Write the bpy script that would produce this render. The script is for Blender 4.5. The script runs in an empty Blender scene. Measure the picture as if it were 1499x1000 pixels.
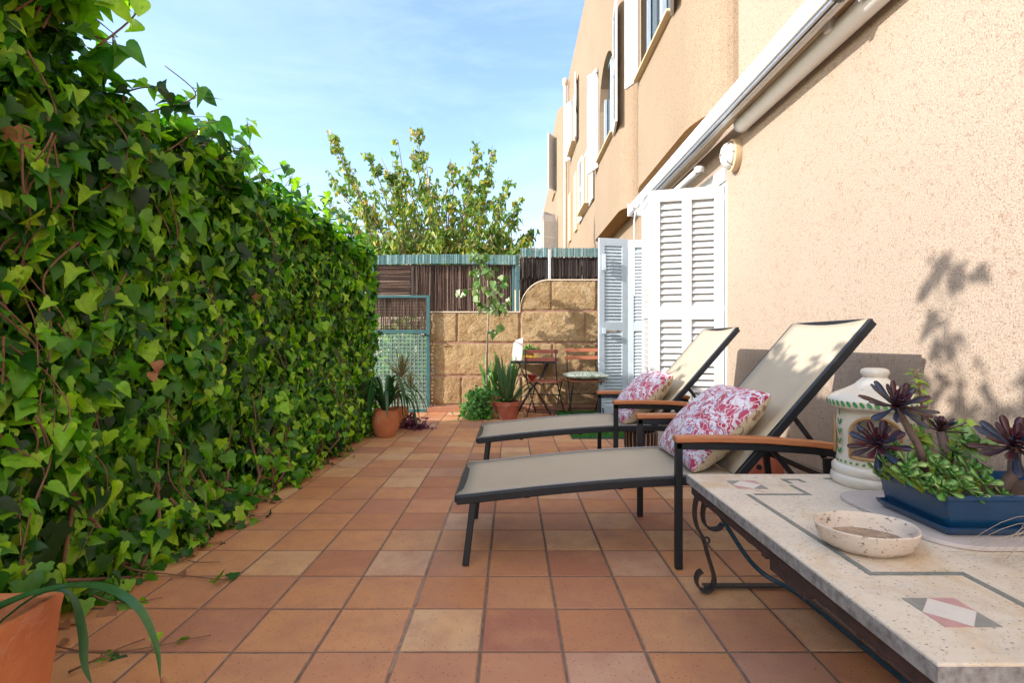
import bpy, math, random
import numpy as np
from mathutils import Vector, Matrix, noise as mnoise
R = math.radians
random.seed(7); RNG = np.random.default_rng(11)
S = bpy.context.scene
COL = S.collection

# ------------------------------------------------------------------ helpers
def tag(o, label=None, cat=None, group=None, kind=None):
    if label: o['label'] = label
    if cat: o['category'] = cat
    if group: o['group'] = group
    if kind: o['kind'] = kind
    return o

def thing(name, loc, label, cat, group=None):
    o = bpy.data.objects.new(name, None); COL.objects.link(o)
    o.location = loc; o.empty_display_size = .05
    return tag(o, label, cat, group)

def wloc(o):
    v = Vector((0, 0, 0))
    while o is not None:
        v += o.location; o = o.parent
    return v

def copy_tree(o, parent=None):
    c = o.copy(); COL.objects.link(c); c.parent = parent
    for ch in list(o.children):
        copy_tree(ch, c)
    return c

class MB:
    def __init__(s): s.v = []; s.f = []; s.M = Matrix.Identity(4)
    def add(s, vs, fs):
        b = len(s.v); M = s.M
        s.v += [tuple(M @ Vector(p)) for p in vs]
        s.f += [tuple(b + i for i in f) for f in fs]
    def box(s, x0, x1, y0, y1, z0, z1):
        if x1 < x0: x0, x1 = x1, x0
        if y1 < y0: y0, y1 = y1, y0
        s.add([(x0,y0,z0),(x1,y0,z0),(x1,y1,z0),(x0,y1,z0),(x0,y0,z1),(x1,y0,z1),(x1,y1,z1),(x0,y1,z1)],
              [(0,3,2,1),(4,5,6,7),(0,1,5,4),(1,2,6,5),(2,3,7,6),(3,0,4,7)])
    def bar(s, a, b, w, h, up=(0,0,1)):
        a = Vector(a); b = Vector(b); d = (b-a).normalized(); u = Vector(up)
        if abs(d.dot(u)) > .98: u = Vector((0,1,0))
        r = d.cross(u).normalized(); u = r.cross(d)
        vs = []
        for p in (a, b):
            for sx, sz in ((-1,-1),(1,-1),(1,1),(-1,1)):
                vs.append(p + r*sx*w/2 + u*sz*h/2)
        s.add(vs, [(0,1,2,3),(7,6,5,4),(0,4,5,1),(1,5,6,2),(2,6,7,3),(3,7,4,0)])
    def sweep(s, pts, w, h, up=(0,0,1)):
        """rectangular section along a polyline"""
        pts = [Vector(p) for p in pts]; n = len(pts); vs = []
        for i, p in enumerate(pts):
            d = (pts[min(i+1,n-1)] - pts[max(i-1,0)]).normalized()
            u = Vector(up); r = d.cross(u)
            r = r.normalized(); u = r.cross(d)
            for sx, sz in ((-1,-1),(1,-1),(1,1),(-1,1)):
                vs.append(p + r*sx*w/2 + u*sz*h/2)
        fs = [(0,1,2,3)]
        for i in range(n-1):
            for k in range(4):
                a = i*4+k; b = i*4+(k+1)%4
                fs.append((a, a+4, b+4, b))
        e = (n-1)*4; fs.append((e+3,e+2,e+1,e))
        s.add(vs, fs)
    def tube(s, pts, rad, n=8, caps=True):
        pts = [Vector(p) for p in pts]; m = len(pts)
        if not hasattr(rad, '__len__'): rad = [rad]*m
        ref = Vector((0.13, .31, .94)).normalized(); vs = []
        prev = None
        for i, p in enumerate(pts):
            d = (pts[min(i+1,m-1)] - pts[max(i-1,0)]).normalized()
            if prev is None:
                r = d.cross(ref)
                if r.length < .1: r = d.cross(Vector((1,0,0)))
                r.normalize()
            else:
                r = (prev - d*prev.dot(d)).normalized()
            prev = r; u = d.cross(r)
            for k in range(n):
                a = 2*math.pi*k/n
                vs.append(p + (r*math.cos(a) + u*math.sin(a))*rad[i])
        fs = []
        for i in range(m-1):
            for k in range(n):
                a = i*n+k; b = i*n+(k+1)%n
                fs.append((a, b, b+n, a+n))
        if caps:
            fs.append(tuple(range(n-1,-1,-1))); fs.append(tuple((m-1)*n+k for k in range(n)))
        s.add(vs, fs)
    def lathe(s, prof, c=(0,0,0), n=40, sx=1, sy=1, skip=None, wob=0):
        c = Vector(c); m = len(prof); vs = []
        for i, (r, z) in enumerate(prof):
            for k in range(n):
                a = 2*math.pi*k/n
                rr = r*(1+wob*mnoise.noise(Vector((math.cos(a)*2, math.sin(a)*2, z*9))))
                vs.append((c.x+rr*math.cos(a)*sx, c.y+rr*math.sin(a)*sy, c.z+z))
        fs = []
        for i in range(m-1):
            for k in range(n):
                if skip and skip(2*math.pi*(k+.5)/n, (prof[i][1]+prof[i+1][1])/2, i): continue
                a = i*n+k; b = i*n+(k+1)%n
                fs.append((a, b, b+n, a+n))
        s.add(vs, fs)
    def build(s, name, mat, parent=None, loc=None, smooth=False, bevel=0, seg=2, auto=None):
        me = bpy.data.meshes.new(name)
        off = wloc(parent) if parent is not None else Vector(loc or (0,0,0))
        me.from_pydata([tuple(Vector(p)-off) for p in s.v], [], s.f)
        me.materials.append(mat); me.validate(); me.update()
        if smooth: me.polygons.foreach_set('use_smooth', [True]*len(me.polygons))
        o = bpy.data.objects.new(name, me); COL.objects.link(o)
        if parent is not None: o.parent = parent
        else: o.location = off
        if bevel:
            b = o.modifiers.new('bevel', 'BEVEL'); b.width = bevel; b.segments = seg
            b.limit_method = 'ANGLE'; b.angle_limit = R(40)
            if smooth is False:
                me.polygons.foreach_set('use_smooth', [True]*len(me.polygons))
                b.harden_normals = True
        if auto:
            me.polygons.foreach_set('use_smooth', [True]*len(me.polygons))
            me.set_sharp_from_angle(angle=R(auto))
        return o

def np_mesh(name, V, F, mat, parent=None, loc=None, smooth=True):
    """V (n,3), F (m,k) arrays"""
    off = np.array(wloc(parent) if parent is not None else Vector(loc or (0,0,0)))
    V = (V - off).astype(np.float32); me = bpy.data.meshes.new(name)
    k = F.shape[1]; m = len(F)
    me.vertices.add(len(V)); me.vertices.foreach_set('co', V.ravel())
    me.loops.add(m*k); me.loops.foreach_set('vertex_index', F.ravel().astype(np.int32))
    me.polygons.add(m); me.polygons.foreach_set('loop_start', np.arange(0, m*k, k, dtype=np.int32))
    me.polygons.foreach_set('loop_total', np.full(m, k, dtype=np.int32))
    me.polygons.foreach_set('use_smooth', np.full(m, smooth))
    me.materials.append(mat); me.update(calc_edges=True); me.validate()
    o = bpy.data.objects.new(name, me); COL.objects.link(o)
    if parent is not None: o.parent = parent
    else: o.location = Vector(off)
    return o

# leaf templates: x across, y along, z up; triangle lists
def tmpl(right, mid, fold=.25, droop=.18):
    vs = [(0, y, 0) for y in mid]; nm = len(mid)
    for sgn in (1, -1): vs += [(sgn*x, y, 0) for x, y in right]
    vs = [(x, y, abs(x)*fold - droop*max(0,y)**2) for x, y, _ in vs]
    nr = len(right); fs = []
    allm = list(range(nm))
    for side in (0, 1):
        base = nm + side*nr
        # strip between midrib and outline by parameter
        i = j = 0
        while i < nm-1 or j < nr-1:
            ti = mid[i+1] if i < nm-1 else 9e9
            tj = right[j+1][1] if j < nr-1 else 9e9
            adv_mid = (i < nm-1) and ((ti <= tj) or j == nr-1)
            if adv_mid: t = (i, i+1, base+j); i += 1
            else: t = (i, base+j+1, base+j) if True else None; j += 1
            fs.append(t if side == 1 else t[::-1])
    return np.array(vs, float), np.array(fs)
IVY = tmpl([(.20,-.12),(.38,-.06),(.47,.06),(.40,.20),(.44,.38),(.29,.50),(.18,.70),(.08,.88)], [0,.2,.45,.7,1.0], .38, .32)
HEART = tmpl([(.15,-.11),(.32,-.07),(.44,.08),(.45,.26),(.37,.46),(.23,.68),(.10,.86)], [0,.2,.45,.72,1.0], .42, .36)
LANCE = tmpl([(.10,.08),(.17,.3),(.15,.55),(.07,.82)], [0,.45,1.0], .4, .35)

def leaves(T, P, N, D, SZ):
    """instances of template T at points P with normals N, tip directions D, sizes SZ"""
    tv, tf = T
    N = N/np.linalg.norm(N, axis=1, keepdims=True)
    D = D - (D*N).sum(1, keepdims=True)*N
    D /= np.maximum(np.linalg.norm(D, axis=1, keepdims=True), 1e-6)
    X = np.cross(D, N)
    cr = RNG.uniform(.75, 1.25, (len(P),1,1))
    loc = tv[None].repeat(len(P), 0).copy(); loc[:,:,2:3] *= RNG.uniform(-.2, 2.0, (len(P),1,1)); loc[:,:,0:1] *= cr
    W = (loc[:,:,0:1]*X[:,None]+loc[:,:,1:2]*D[:,None]+loc[:,:,2:3]*N[:,None])*SZ[:,None,None] + P[:,None]
    nv = len(tv)
    F = (tf[None] + (np.arange(len(P))*nv)[:,None,None]).reshape(-1,3)
    return W.reshape(-1,3), F
def join(parts):
    Vs, Fs, b = [], [], 0
    for V, F in parts:
        Vs.append(V); Fs.append(F+b); b += len(V)
    return np.concatenate(Vs), np.concatenate(Fs)

def strap(mb, pts, w, fold=.25, tip=True, n=None):
    """long arching leaf along points with a V section"""
    pts = [Vector(p) for p in pts]
    # catmull resample
    out = []
    P = [pts[0]] + pts + [pts[-1]]
    for i in range(1, len(P)-2):
        for t in (0,.25,.5,.75):
            a,b,c,d = P[i-1],P[i],P[i+1],P[i+2]
            out.append(.5*((2*b)+(c-a)*t+(2*a-5*b+4*c-d)*t*t+(3*b-a-3*c+d)*t**3))
    out.append(pts[-1]); m = len(out); vs = []; fs = []
    for i, p in enumerate(out):
        d = (out[min(i+1,m-1)]-out[max(i-1,0)]).normalized()
        r = d.cross(Vector((0,0,1)))
        r = r.normalized() if r.length > .05 else Vector((1,0,0))
        u = r.cross(d); t = i/(m-1)
        ww = w*(min(1, .55+t*1.6) if t < .3 else 1)*(1-max(0,(t-.45)/.55)**1.8 if tip else 1)+.0008
        vs += [p - r*ww/2 + u*ww*fold, p, p + r*ww/2 + u*ww*fold]
    for i in range(m-1):
        a = i*3; fs += [(a,a+1,a+4,a+3),(a+1,a+2,a+5,a+4)]
    mb.add(vs, fs)

# ------------------------------------------------------------------ materials
def new_mat(name):
    m = bpy.data.materials.new(name); m.use_nodes = True
    nt = m.node_tree; b = nt.nodes['Principled BSDF']
    return m, nt, b
def N(nt, t, **kw):
    n = nt.nodes.new(t)
    for k, v in kw.items():
        if k in n.inputs: n.inputs[k].default_value = v
        else: setattr(n, k, v)
    return n
def L(nt, a, b): nt.links.new(a, b)
def c4(c): return (c[0], c[1], c[2], 1)
def ramp(nt, fac, stops):
    r = nt.nodes.new('ShaderNodeValToRGB'); e = r.color_ramp.elements
    while len(e) < len(stops): e.new(.5)
    for el, (p, c) in zip(e, stops): el.position = p; el.color = c4(c) if len(c) == 3 else c
    L(nt, fac, r.inputs[0]); return r.outputs[0]
def mix(nt, fac, a, b, mode='MIX'):
    m = nt.nodes.new('ShaderNodeMix'); m.data_type = 'RGBA'; m.blend_type = mode
    if hasattr(fac, 'links'): L(nt, fac, m.inputs[0])
    else: m.inputs[0].default_value = fac
    for s, i in ((a, 6), (b, 7)):
        if hasattr(s, 'links'): L(nt, s, m.inputs[i])
        else: m.inputs[i].default_value = c4(s)
    return m.outputs[2]
def mth(nt, op, a, b=None, c=None):
    m = nt.nodes.new('ShaderNodeMath'); m.operation = op
    for i, s in enumerate((a, b, c)):
        if s is None: continue
        if hasattr(s, 'links'): L(nt, s, m.inputs[i])
        else: m.inputs[i].default_value = s
    return m.outputs[0]
def pos(nt, obj=False):
    return N(nt, 'ShaderNodeTexCoord').outputs['Object'] if obj else N(nt, 'ShaderNodeNewGeometry').outputs['Position']
def nz(nt, vec, scale, detail=4, rough=.55, dist=0):
    n = N(nt, 'ShaderNodeTexNoise', Scale=scale, Detail=detail, Roughness=rough, Distortion=dist); L(nt, vec, n.inputs['Vector']); return n.outputs['Fac']
def bump(nt, b, h, strength=.3, dist=.01):
    n = N(nt, 'ShaderNodeBump', Strength=strength, Distance=dist); L(nt, h, n.inputs['Height'])
    L(nt, n.outputs[0], b.inputs['Normal']); return n
def island(nt): return N(nt, 'ShaderNodeNewGeometry').outputs['Random Per Island']
def scalev(nt, v, s):
    m = N(nt, 'ShaderNodeMapping'); L(nt, v, m.inputs[0]); m.inputs['Scale'].default_value = s; return m.outputs[0]

def simple(name, c1, c2=None, scale=20, rough=.6, bmp=0, bscale=None, metal=0, obj=False, spec=.5, coat=0, bdist=.003):
    m, nt, b = new_mat(name); p = pos(nt, obj)
    c2 = c2 or tuple(x*.8 for x in c1)
    f = nz(nt, p, scale, 6, .6)
    L(nt, ramp(nt, f, [(.3, c1), (.7, c2)]), b.inputs['Base Color'])
    b.inputs['Roughness'].default_value = rough; b.inputs['Metallic'].default_value = metal
    b.inputs['Specular IOR Level'].default_value = spec
    b.inputs['Coat Weight'].default_value = coat
    rr = mth(nt, 'MULTIPLY_ADD', nz(nt, p, scale*2.3, 3), .25, rough-.12); L(nt, rr, b.inputs['Roughness'])
    if bmp: bump(nt, b, nz(nt, p, bscale or scale*3, 5, .65), bmp, bdist)
    return m

def stucco(name, c1, c2, grain=140):
    m, nt, b = new_mat(name); p = pos(nt)
    big = nz(nt, p, .9, 4, .6); fine = nz(nt, p, grain, 3, .8); med = nz(nt, p, 14, 4, .6)
    col = ramp(nt, big, [(.3, c1), (.7, c2)])
    col = mix(nt, mth(nt, 'MULTIPLY', ramp(nt, med, [(.35,(0,0,0)),(.75,(1,1,1))]), .22), col, (.44,.30,.21))
    sp = ramp(nt, fine, [(.38,(.42,.34,.30)),(.47,(.92,.90,.88)),(.60,(1.0,1.0,1.0)),(.66,(1.22,1.16,1.10))])
    sp2 = ramp(nt, nz(nt, p, grain*.33, 4, .75), [(.34,(.70,.60,.54)),(.46,(1,1,1)),(.62,(1.0,.97,.95)),(.7,(1.10,1.02,.98))]); col = mix(nt, .9, col, sp2, 'MULTIPLY')
    col = mix(nt, .85, col, sp, 'MULTIPLY')
    streak = nz(nt, scalev(nt, p, (3, 3, .25)), 2.5, 5, .7)
    col = mix(nt, mth(nt, 'MULTIPLY', ramp(nt, streak, [(.5,(0,0,0)),(.8,(1,1,1))]), .12), col, (.38,.25,.16))
    st = nz(nt, scalev(nt, p, (5, 5, .5)), 3.1, 6, .75, .8)
    col = mix(nt, mth(nt, 'MULTIPLY', ramp(nt, st, [(.54,(0,0,0)),(.80,(1,1,1))]), .05), col, (.50,.42,.33))
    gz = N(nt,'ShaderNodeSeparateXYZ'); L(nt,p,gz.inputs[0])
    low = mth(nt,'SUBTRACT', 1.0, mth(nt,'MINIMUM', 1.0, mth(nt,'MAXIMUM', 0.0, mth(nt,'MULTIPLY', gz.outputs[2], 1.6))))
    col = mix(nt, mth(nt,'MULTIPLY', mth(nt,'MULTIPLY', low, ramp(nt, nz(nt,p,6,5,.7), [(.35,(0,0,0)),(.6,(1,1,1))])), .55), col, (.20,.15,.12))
    L(nt, col, b.inputs['Base Color']); b.inputs['Roughness'].default_value = .95
    b.inputs['Specular IOR Level'].default_value = .15
    h = mth(nt, 'ADD', mth(nt, 'MULTIPLY', fine, .8), mth(nt, 'MULTIPLY', nz(nt, p, grain*.4, 3, .7), .7))
    bump(nt, b, h, .75, .006)
    return m

def leafmat(name, stops, rough=.45, trans=.35, brown=None):
    m, nt, b = new_mat(name); r = island(nt)
    col = ramp(nt, r, stops)
    p = pos(nt)
    v = nz(nt, p, 38, 4, .65)
    col = mix(nt, .5, col, ramp(nt, v, [(.3,(.5,.55,.55)),(.7,(1.35,1.3,1.2))]), 'MULTIPLY')
    big = nz(nt, p, 2.2, 2, .5)
    col = mix(nt, .5, col, ramp(nt, big, [(.35,(.62,.68,.6)),(.65,(1.25,1.2,1.1))]), 'MULTIPLY')
    L(nt, col, b.inputs['Base Color']); b.inputs['Roughness'].default_value = rough
    b.inputs['Specular IOR Level'].default_value = .5
    t = N(nt, 'ShaderNodeBsdfTranslucent')
    L(nt, mix(nt, 1.0, col, (1.15,1.4,.4), 'MULTIPLY'), t.inputs[0])
    ms = N(nt, 'ShaderNodeMixShader'); ms.inputs[0].default_value = trans
    out = nt.nodes['Material Output']
    L(nt, b.outputs[0], ms.inputs[1]); L(nt, t.outputs[0], ms.inputs[2]); L(nt, ms.outputs[0], out.inputs[0])
    bump(nt, b, v, .25, .002)
    return m

# tile floor
TX0, TY0, TS = -.351, 1.566, .253
def tile_mat():
    m, nt, b = new_mat('terracotta_tile'); p = pos(nt)
    sub = N(nt, 'ShaderNodeVectorMath', operation='SUBTRACT'); L(nt, p, sub.inputs[0]); sub.inputs[1].default_value = (TX0, TY0, 0)
    dv = N(nt, 'ShaderNodeVectorMath', operation='SCALE'); L(nt, sub.outputs[0], dv.inputs[0]); dv.inputs['Scale'].default_value = 1/TS
    fl = N(nt, 'ShaderNodeVectorMath', operation='FLOOR'); L(nt, dv.outputs[0], fl.inputs[0])
    sx = N(nt, 'ShaderNodeSeparateXYZ'); L(nt, fl.outputs[0], sx.inputs[0])
    cb = N(nt, 'ShaderNodeCombineXYZ'); L(nt, sx.outputs[0], cb.inputs[0]); L(nt, sx.outputs[1], cb.inputs[1])
    wn = N(nt, 'ShaderNodeTexWhiteNoise', noise_dimensions='2D'); L(nt, cb.outputs[0], wn.inputs[0])
    col = ramp(nt, wn.outputs['Value'], [(0,(.42,.16,.08)),(.18,(.53,.23,.10)),(.42,(.60,.28,.125)),(.58,(.48,.21,.115)),(.72,(.63,.33,.145)),(.86,(.64,.40,.22)),(.93,(.56,.32,.21)),(1,(.38,.14,.08))])
    # cloudy firing marks, offset per tile
    off = N(nt, 'ShaderNodeVectorMath', operation='MULTIPLY_ADD'); L(nt, wn.outputs['Color'], off.inputs[0]); off.inputs[1].default_value = (40,40,40); L(nt, p, off.inputs[2])
    cl = nz(nt, off.outputs[0], 7, 5, .62)
    col = mix(nt, mth(nt,'MULTIPLY',ramp(nt, cl, [(.42,(0,0,0)),(.68,(1,1,1))]),.55), col, (.40,.17,.11))
    cl2 = nz(nt, off.outputs[0], 4, 4, .6)
    col = mix(nt, mth(nt,'MULTIPLY',ramp(nt, cl2, [(.52,(0,0,0)),(.75,(1,1,1))]),.45), col, (.72,.37,.15))
    sp = nz(nt, p, 260, 2, .7)
    col = mix(nt, ramp(nt, sp, [(.30,(.8,.8,.8)),(.38,(0,0,0))]), col, (.13,.06,.04))
    v = N(nt, 'ShaderNodeTexVoronoi', Scale=62); L(nt, p, v.inputs['Vector'])
    col = mix(nt, ramp(nt, v.outputs['Distance'], [(.10,(.8,.8,.8)),(.19,(0,0,0))]), col, (.17,.07,.045))
    fr = N(nt, 'ShaderNodeVectorMath', operation='FRACTION'); L(nt, dv.outputs[0], fr.inputs[0])
    fs_ = N(nt,'ShaderNodeSeparateXYZ'); L(nt, fr.outputs[0], fs_.inputs[0])
    def _e(o): return mth(nt,'MINIMUM', o, mth(nt,'SUBTRACT', 1.0, o))
    ed = mth(nt,'MINIMUM', _e(fs_.outputs[0]), _e(fs_.outputs[1]))
    ed = mth(nt,'ADD', ed, mth(nt,'MULTIPLY', nz(nt,p,24,4,.7), -.05))
    col = mix(nt, ramp(nt, ed, [(-.0,(.45,.45,.45)),(.012,(0,0,0))]), col, (.26,.12,.075))
    # worn dust
    d = nz(nt, p, 1.6, 5, .65)
    col = mix(nt, mth(nt,'MULTIPLY',ramp(nt, d, [(.45,(0,0,0)),(.75,(1,1,1))]),.2), col, (.54,.34,.22))
    L(nt, col, b.inputs['Base Color'])
    L(nt, mth(nt,'MULTIPLY_ADD', nz(nt,p,18,4), .35, .32), b.inputs['Roughness'])
    b.inputs['Specular IOR Level'].default_value = .4
    h = mth(nt,'ADD', mth(nt,'MULTIPLY',sp,.35), mth(nt,'MULTIPLY',cl,.9))
    bump(nt, b, h, .35, .0025)
    return m
def grout_mat():
    m, nt, b = new_mat('grout'); p = pos(nt)
    col = ramp(nt, nz(nt, p, 30, 5), [(.3,(.13,.085,.065)),(.7,(.24,.16,.12))])
    s = N(nt,'ShaderNodeSeparateXYZ'); L(nt,p,s.inputs[0])
    near = mth(nt,'LESS_THAN', mth(nt,'ABSOLUTE', mth(nt,'SUBTRACT', s.outputs[0], TX0)), .02)
    f = mth(nt,'MULTIPLY', near, ramp(nt, nz(nt,p,5,4,.7), [(.40,(0,0,0)),(.55,(1,1,1))]))
    col = mix(nt, mth(nt,'MULTIPLY',f,.35), col, (.52,.42,.36))
    L(nt, col, b.inputs['Base Color']); b.inputs['Roughness'].default_value = .95
    bump(nt, b, nz(nt,p,200,3), .5, .003)
    return m

M = {}
M['tile'] = tile_mat(); M['grout'] = grout_mat()
M['stucco'] = stucco('sand_render', (.43,.355,.285), (.39,.32,.25))
M['stucco_up'] = stucco('sand_render_smooth', (.35,.275,.20), (.31,.24,.17), 150)
M['soffit'] = stucco('bounce_lit_render', (.36,.21,.08), (.32,.18,.07), 90)  # sand render with warm bounce light put into its colour
M['white'] = simple('white_paint', (.56,.56,.555), (.50,.50,.50), 9, .42, .08, 60)
M['awning_white'] = simple('white_powder_coat', (.78,.78,.77), (.72,.72,.71), 9, .35)
M['white_shade'] = simple('shaded_white_paint', (.48,.54,.58), (.43,.49,.54), 9, .45, .08, 60)  # white paint with the bluish cast of shade mixed into its colour
M['bluegrey'] = simple('blue_grey_window_frame', (.42,.50,.58), (.36,.44,.52), 9, .4)
M['cream'] = simple('cream_sill', (.62,.48,.30), (.55,.42,.26), 20, .8, .2)
M['metal'] = simple('charcoal_metal', (.010,.012,.016), (.016,.018,.023), 60, .40, .05, 300, spec=.35, obj=True)
M['iron'] = simple('wrought_iron', (.02,.022,.028), (.05,.045,.045), 30, .45, .4, 150, metal=.4)
M['blue_iron'] = simple('blue_painted_iron', (.02,.085,.14), (.015,.045,.08), 40, .38, .2, 200, metal=.2)
M['rust'] = simple('rusty_iron', (.07,.035,.03), (.025,.02,.022), 35, .8, .8, 90, bdist=.004)
M['dark'] = simple('dark_void', (.012,.012,.012), (.02,.02,.02), 10, .9)
M['soil'] = simple('potting_soil', (.05,.03,.02), (.12,.08,.05), 60, .95, 1, 120, bdist=.01)
M['blue_glaze'] = simple('blue_glaze', (.003,.035,.095), (.006,.05,.12), 8, .22, .03, 20, coat=.1)
M['slab'] = simple('pale_ceramic_board', (.52,.45,.42), (.46,.39,.36), 12, .6, .1)
M['paper'] = simple('white_paper', (.8,.78,.76), (.72,.70,.68), 20, .8, .3, 30)
M['lemon'] = simple('lemon_skin', (.75,.5,.03), (.7,.42,.02), 40, .45, .3, 200)
M['redclay'] = simple('red_glaze', (.30,.03,.02), (.22,.02,.015), 20, .3)
M['galv'] = simple('galvanised_steel', (.55,.57,.6), (.42,.44,.47), 40, .35, .1, metal=.8)
M['brass'] = simple('old_hardware', (.35,.30,.25), (.25,.2,.17), 40, .4, metal=.7)
M['dryleaf'] = simple('dry_leaf', (.24,.10,.05), (.34,.17,.08), 30, .8, .4)
M['twig'] = simple('ivy_stem', (.14,.065,.045), (.24,.13,.08), 40, .8, .6, 200)
M['trunk'] = simple('pale_bark', (.34,.26,.19), (.24,.18,.13), 40, .85, .6, 150)
M['bark'] = simple('brown_bark', (.16,.10,.06), (.24,.16,.1), 20, .9, .8, 60)
M['palewood'] = simple('weathered_board', (.40,.33,.30), (.33,.27,.24), 8, .75, .2)
M['blond'] = simple('dry_grass_blade', (.34,.25,.18), (.44,.34,.25), 20, .7)
M['greenpaint'] = simple('green_painted_steel', (.035,.12,.13), (.025,.08,.09), 25, .5, .1)
M['farwall'] = simple('cream_render_far', (.62,.52,.40), (.55,.45,.34), 3, .9)
M['rooftile'] = simple('clay_roof_tile', (.36,.17,.10), (.45,.25,.16), 12, .9, .6, 40)
M['ground'] = simple('dry_earth', (.22,.17,.11), (.14,.13,.07), 1.2, .95, .4, 8)
def glassmat():
    m, nt, b = new_mat('window_glass'); b.inputs['Base Color'].default_value = (.05,.07,.09,1)
    b.inputs['Roughness'].default_value = .06; b.inputs['Specular IOR Level'].default_value = .8
    bump(nt, b, nz(nt, pos(nt), 1.5, 2), .05, .02); return m
M['glass'] = glassmat()
def lampglass():
    m, nt, b = new_mat('ribbed_lamp_glass'); b.inputs['Base Color'].default_value = (.82,.83,.84,1)
    b.inputs['Roughness'].default_value = .2; b.inputs['Transmission Weight'].default_value = .25
    w = N(nt,'ShaderNodeTexWave', Scale=30); L(nt, pos(nt), w.inputs['Vector']); bump(nt, b, w.outputs['Fac'], .3, .003); return m
M['lampglass'] = lampglass()
def terracotta(name, a, bcol):
    m, nt, b = new_mat(name); p = pos(nt)
    col = ramp(nt, nz(nt,p,9,6,.65), [(.3,a),(.7,bcol)])
    col = mix(nt, mth(nt,'MULTIPLY',ramp(nt, nz(nt,p,5,6,.7,1.5), [(.55,(0,0,0)),(.7,(1,1,1))]),.4), col, (.62,.42,.32))
    v = nz(nt,p,120,3,.7); col = mix(nt, ramp(nt, v, [(.27,(.8,.8,.8)),(.34,(0,0,0))]), col, (.12,.05,.03))
    L(nt,col,b.inputs['Base Color']); b.inputs['Roughness'].default_value = .85; b.inputs['Specular IOR Level'].default_value=.2
    bump(nt,b,mth(nt,'ADD',v,mth(nt,'MULTIPLY',nz(nt,p,22,5),1.4)),.5,.005); return m
M['terra'] = terracotta('terracotta', (.56,.22,.10), (.46,.15,.07))
M['terra_red'] = terracotta('red_terracotta', (.42,.13,.08), (.34,.09,.055))
def wood(name, a, bcol, axis=(1,12,12)):
    m, nt, b = new_mat(name); p = pos(nt, True)
    f = nz(nt, scalev(nt,p,axis), 9, 6, .65, .6)
    col = ramp(nt, f, [(.3,a),(.7,bcol)])
    L(nt,col,b.inputs['Base Color']); b.inputs['Roughness'].default_value = .5
    bump(nt,b,f,.25,.002); return m
M['armwood'] = wood('oiled_hardwood', (.33,.10,.035), (.50,.20,.08))
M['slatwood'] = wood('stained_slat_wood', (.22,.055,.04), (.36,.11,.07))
M['slatwood_lit'] = wood('sunlit_slat_wood', (.42,.12,.06), (.5,.19,.1))  # brighter copy of the slat wood, sunlight put into its colour
def sling():
    m, nt, b = new_mat('taupe_sling_mesh'); p = pos(nt, True)
    col = ramp(nt, nz(nt,p,5,5), [(.3,(.46,.38,.28)),(.7,(.42,.345,.25))])
    w1 = N(nt,'ShaderNodeTexWave', Scale=150); w1.bands_direction='X'; L(nt,p,w1.inputs['Vector'])
    w2 = N(nt,'ShaderNodeTexWave', Scale=150); w2.bands_direction='Y'; L(nt,p,w2.inputs['Vector'])
    h = mth(nt,'MULTIPLY',w1.outputs['Fac'],w2.outputs['Fac'])
    col = mix(nt, .3, col, ramp(nt,h,[(0,(.7,.7,.7)),(1,(1.15,1.15,1.15))]), 'MULTIPLY')
    L(nt,col,b.inputs['Base Color']); b.inputs['Roughness'].default_value=.6; bump(nt,b,h,.3,.001)
    return m
M['sling'] = sling(); M['piping'] = simple('grey_edge_piping',(.30,.29,.29),(.26,.25,.25),40,.6)
def paisley():
    m, nt, b = new_mat('crimson_floral_print'); p = pos(nt, True)
    d = N(nt,'ShaderNodeTexNoise', Scale=7, Detail=3); L(nt,p,d.inputs['Vector'])
    q = N(nt,'ShaderNodeVectorMath', operation='MULTIPLY_ADD'); L(nt,d.outputs['Color'],q.inputs[0]); q.inputs[1].default_value=(.22,.22,.22); L(nt,p,q.inputs[2])
    w = N(nt,'ShaderNodeTexWave', Scale=6.0, Distortion=10, Detail=3); w.inputs['Detail Scale'].default_value=2.2; L(nt,q.outputs[0],w.inputs['Vector'])
    v = N(nt,'ShaderNodeTexVoronoi', Scale=30); v.feature='DISTANCE_TO_EDGE'; L(nt,q.outputs[0],v.inputs['Vector'])
    n1 = nz(nt,q.outputs[0],16,4,.6,2.5)
    red = ramp(nt, mth(nt,'ADD', mth(nt,'MULTIPLY',w.outputs['Fac'],.5), mth(nt,'MULTIPLY',n1,.55)), [(.50,(0,0,0)),(.54,(1,1,1))])
    veins = ramp(nt, v.outputs['Distance'], [(.03,(1,1,1)),(.07,(0,0,0))])
    base = ramp(nt, nz(nt,p,9,3), [(.4,(.66,.60,.66)),(.6,(.55,.52,.64))])
    purp = ramp(nt, nz(nt,q.outputs[0],48,3,.6,1), [(.52,(0,0,0)),(.57,(1,1,1))])
    base = mix(nt, mth(nt,'MULTIPLY',purp,.75), base, (.22,.13,.28))
    crimson = ramp(nt, nz(nt,p,6,3), [(.4,(.34,.018,.06)),(.6,(.44,.06,.13))])
    col = mix(nt, red, base, crimson)
    col = mix(nt, mth(nt,'MULTIPLY',veins,.75), col, (.74,.70,.74))
    L(nt,col,b.inputs['Base Color']); b.inputs['Roughness'].default_value=.9; b.inputs['Sheen Weight'].default_value=.2
    bump(nt,b,mth(nt,'ADD',nz(nt,p,14,3),mth(nt,'MULTIPLY',nz(nt,p,400,2),.25)),.5,.006); return m
M['paisley'] = paisley()
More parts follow.
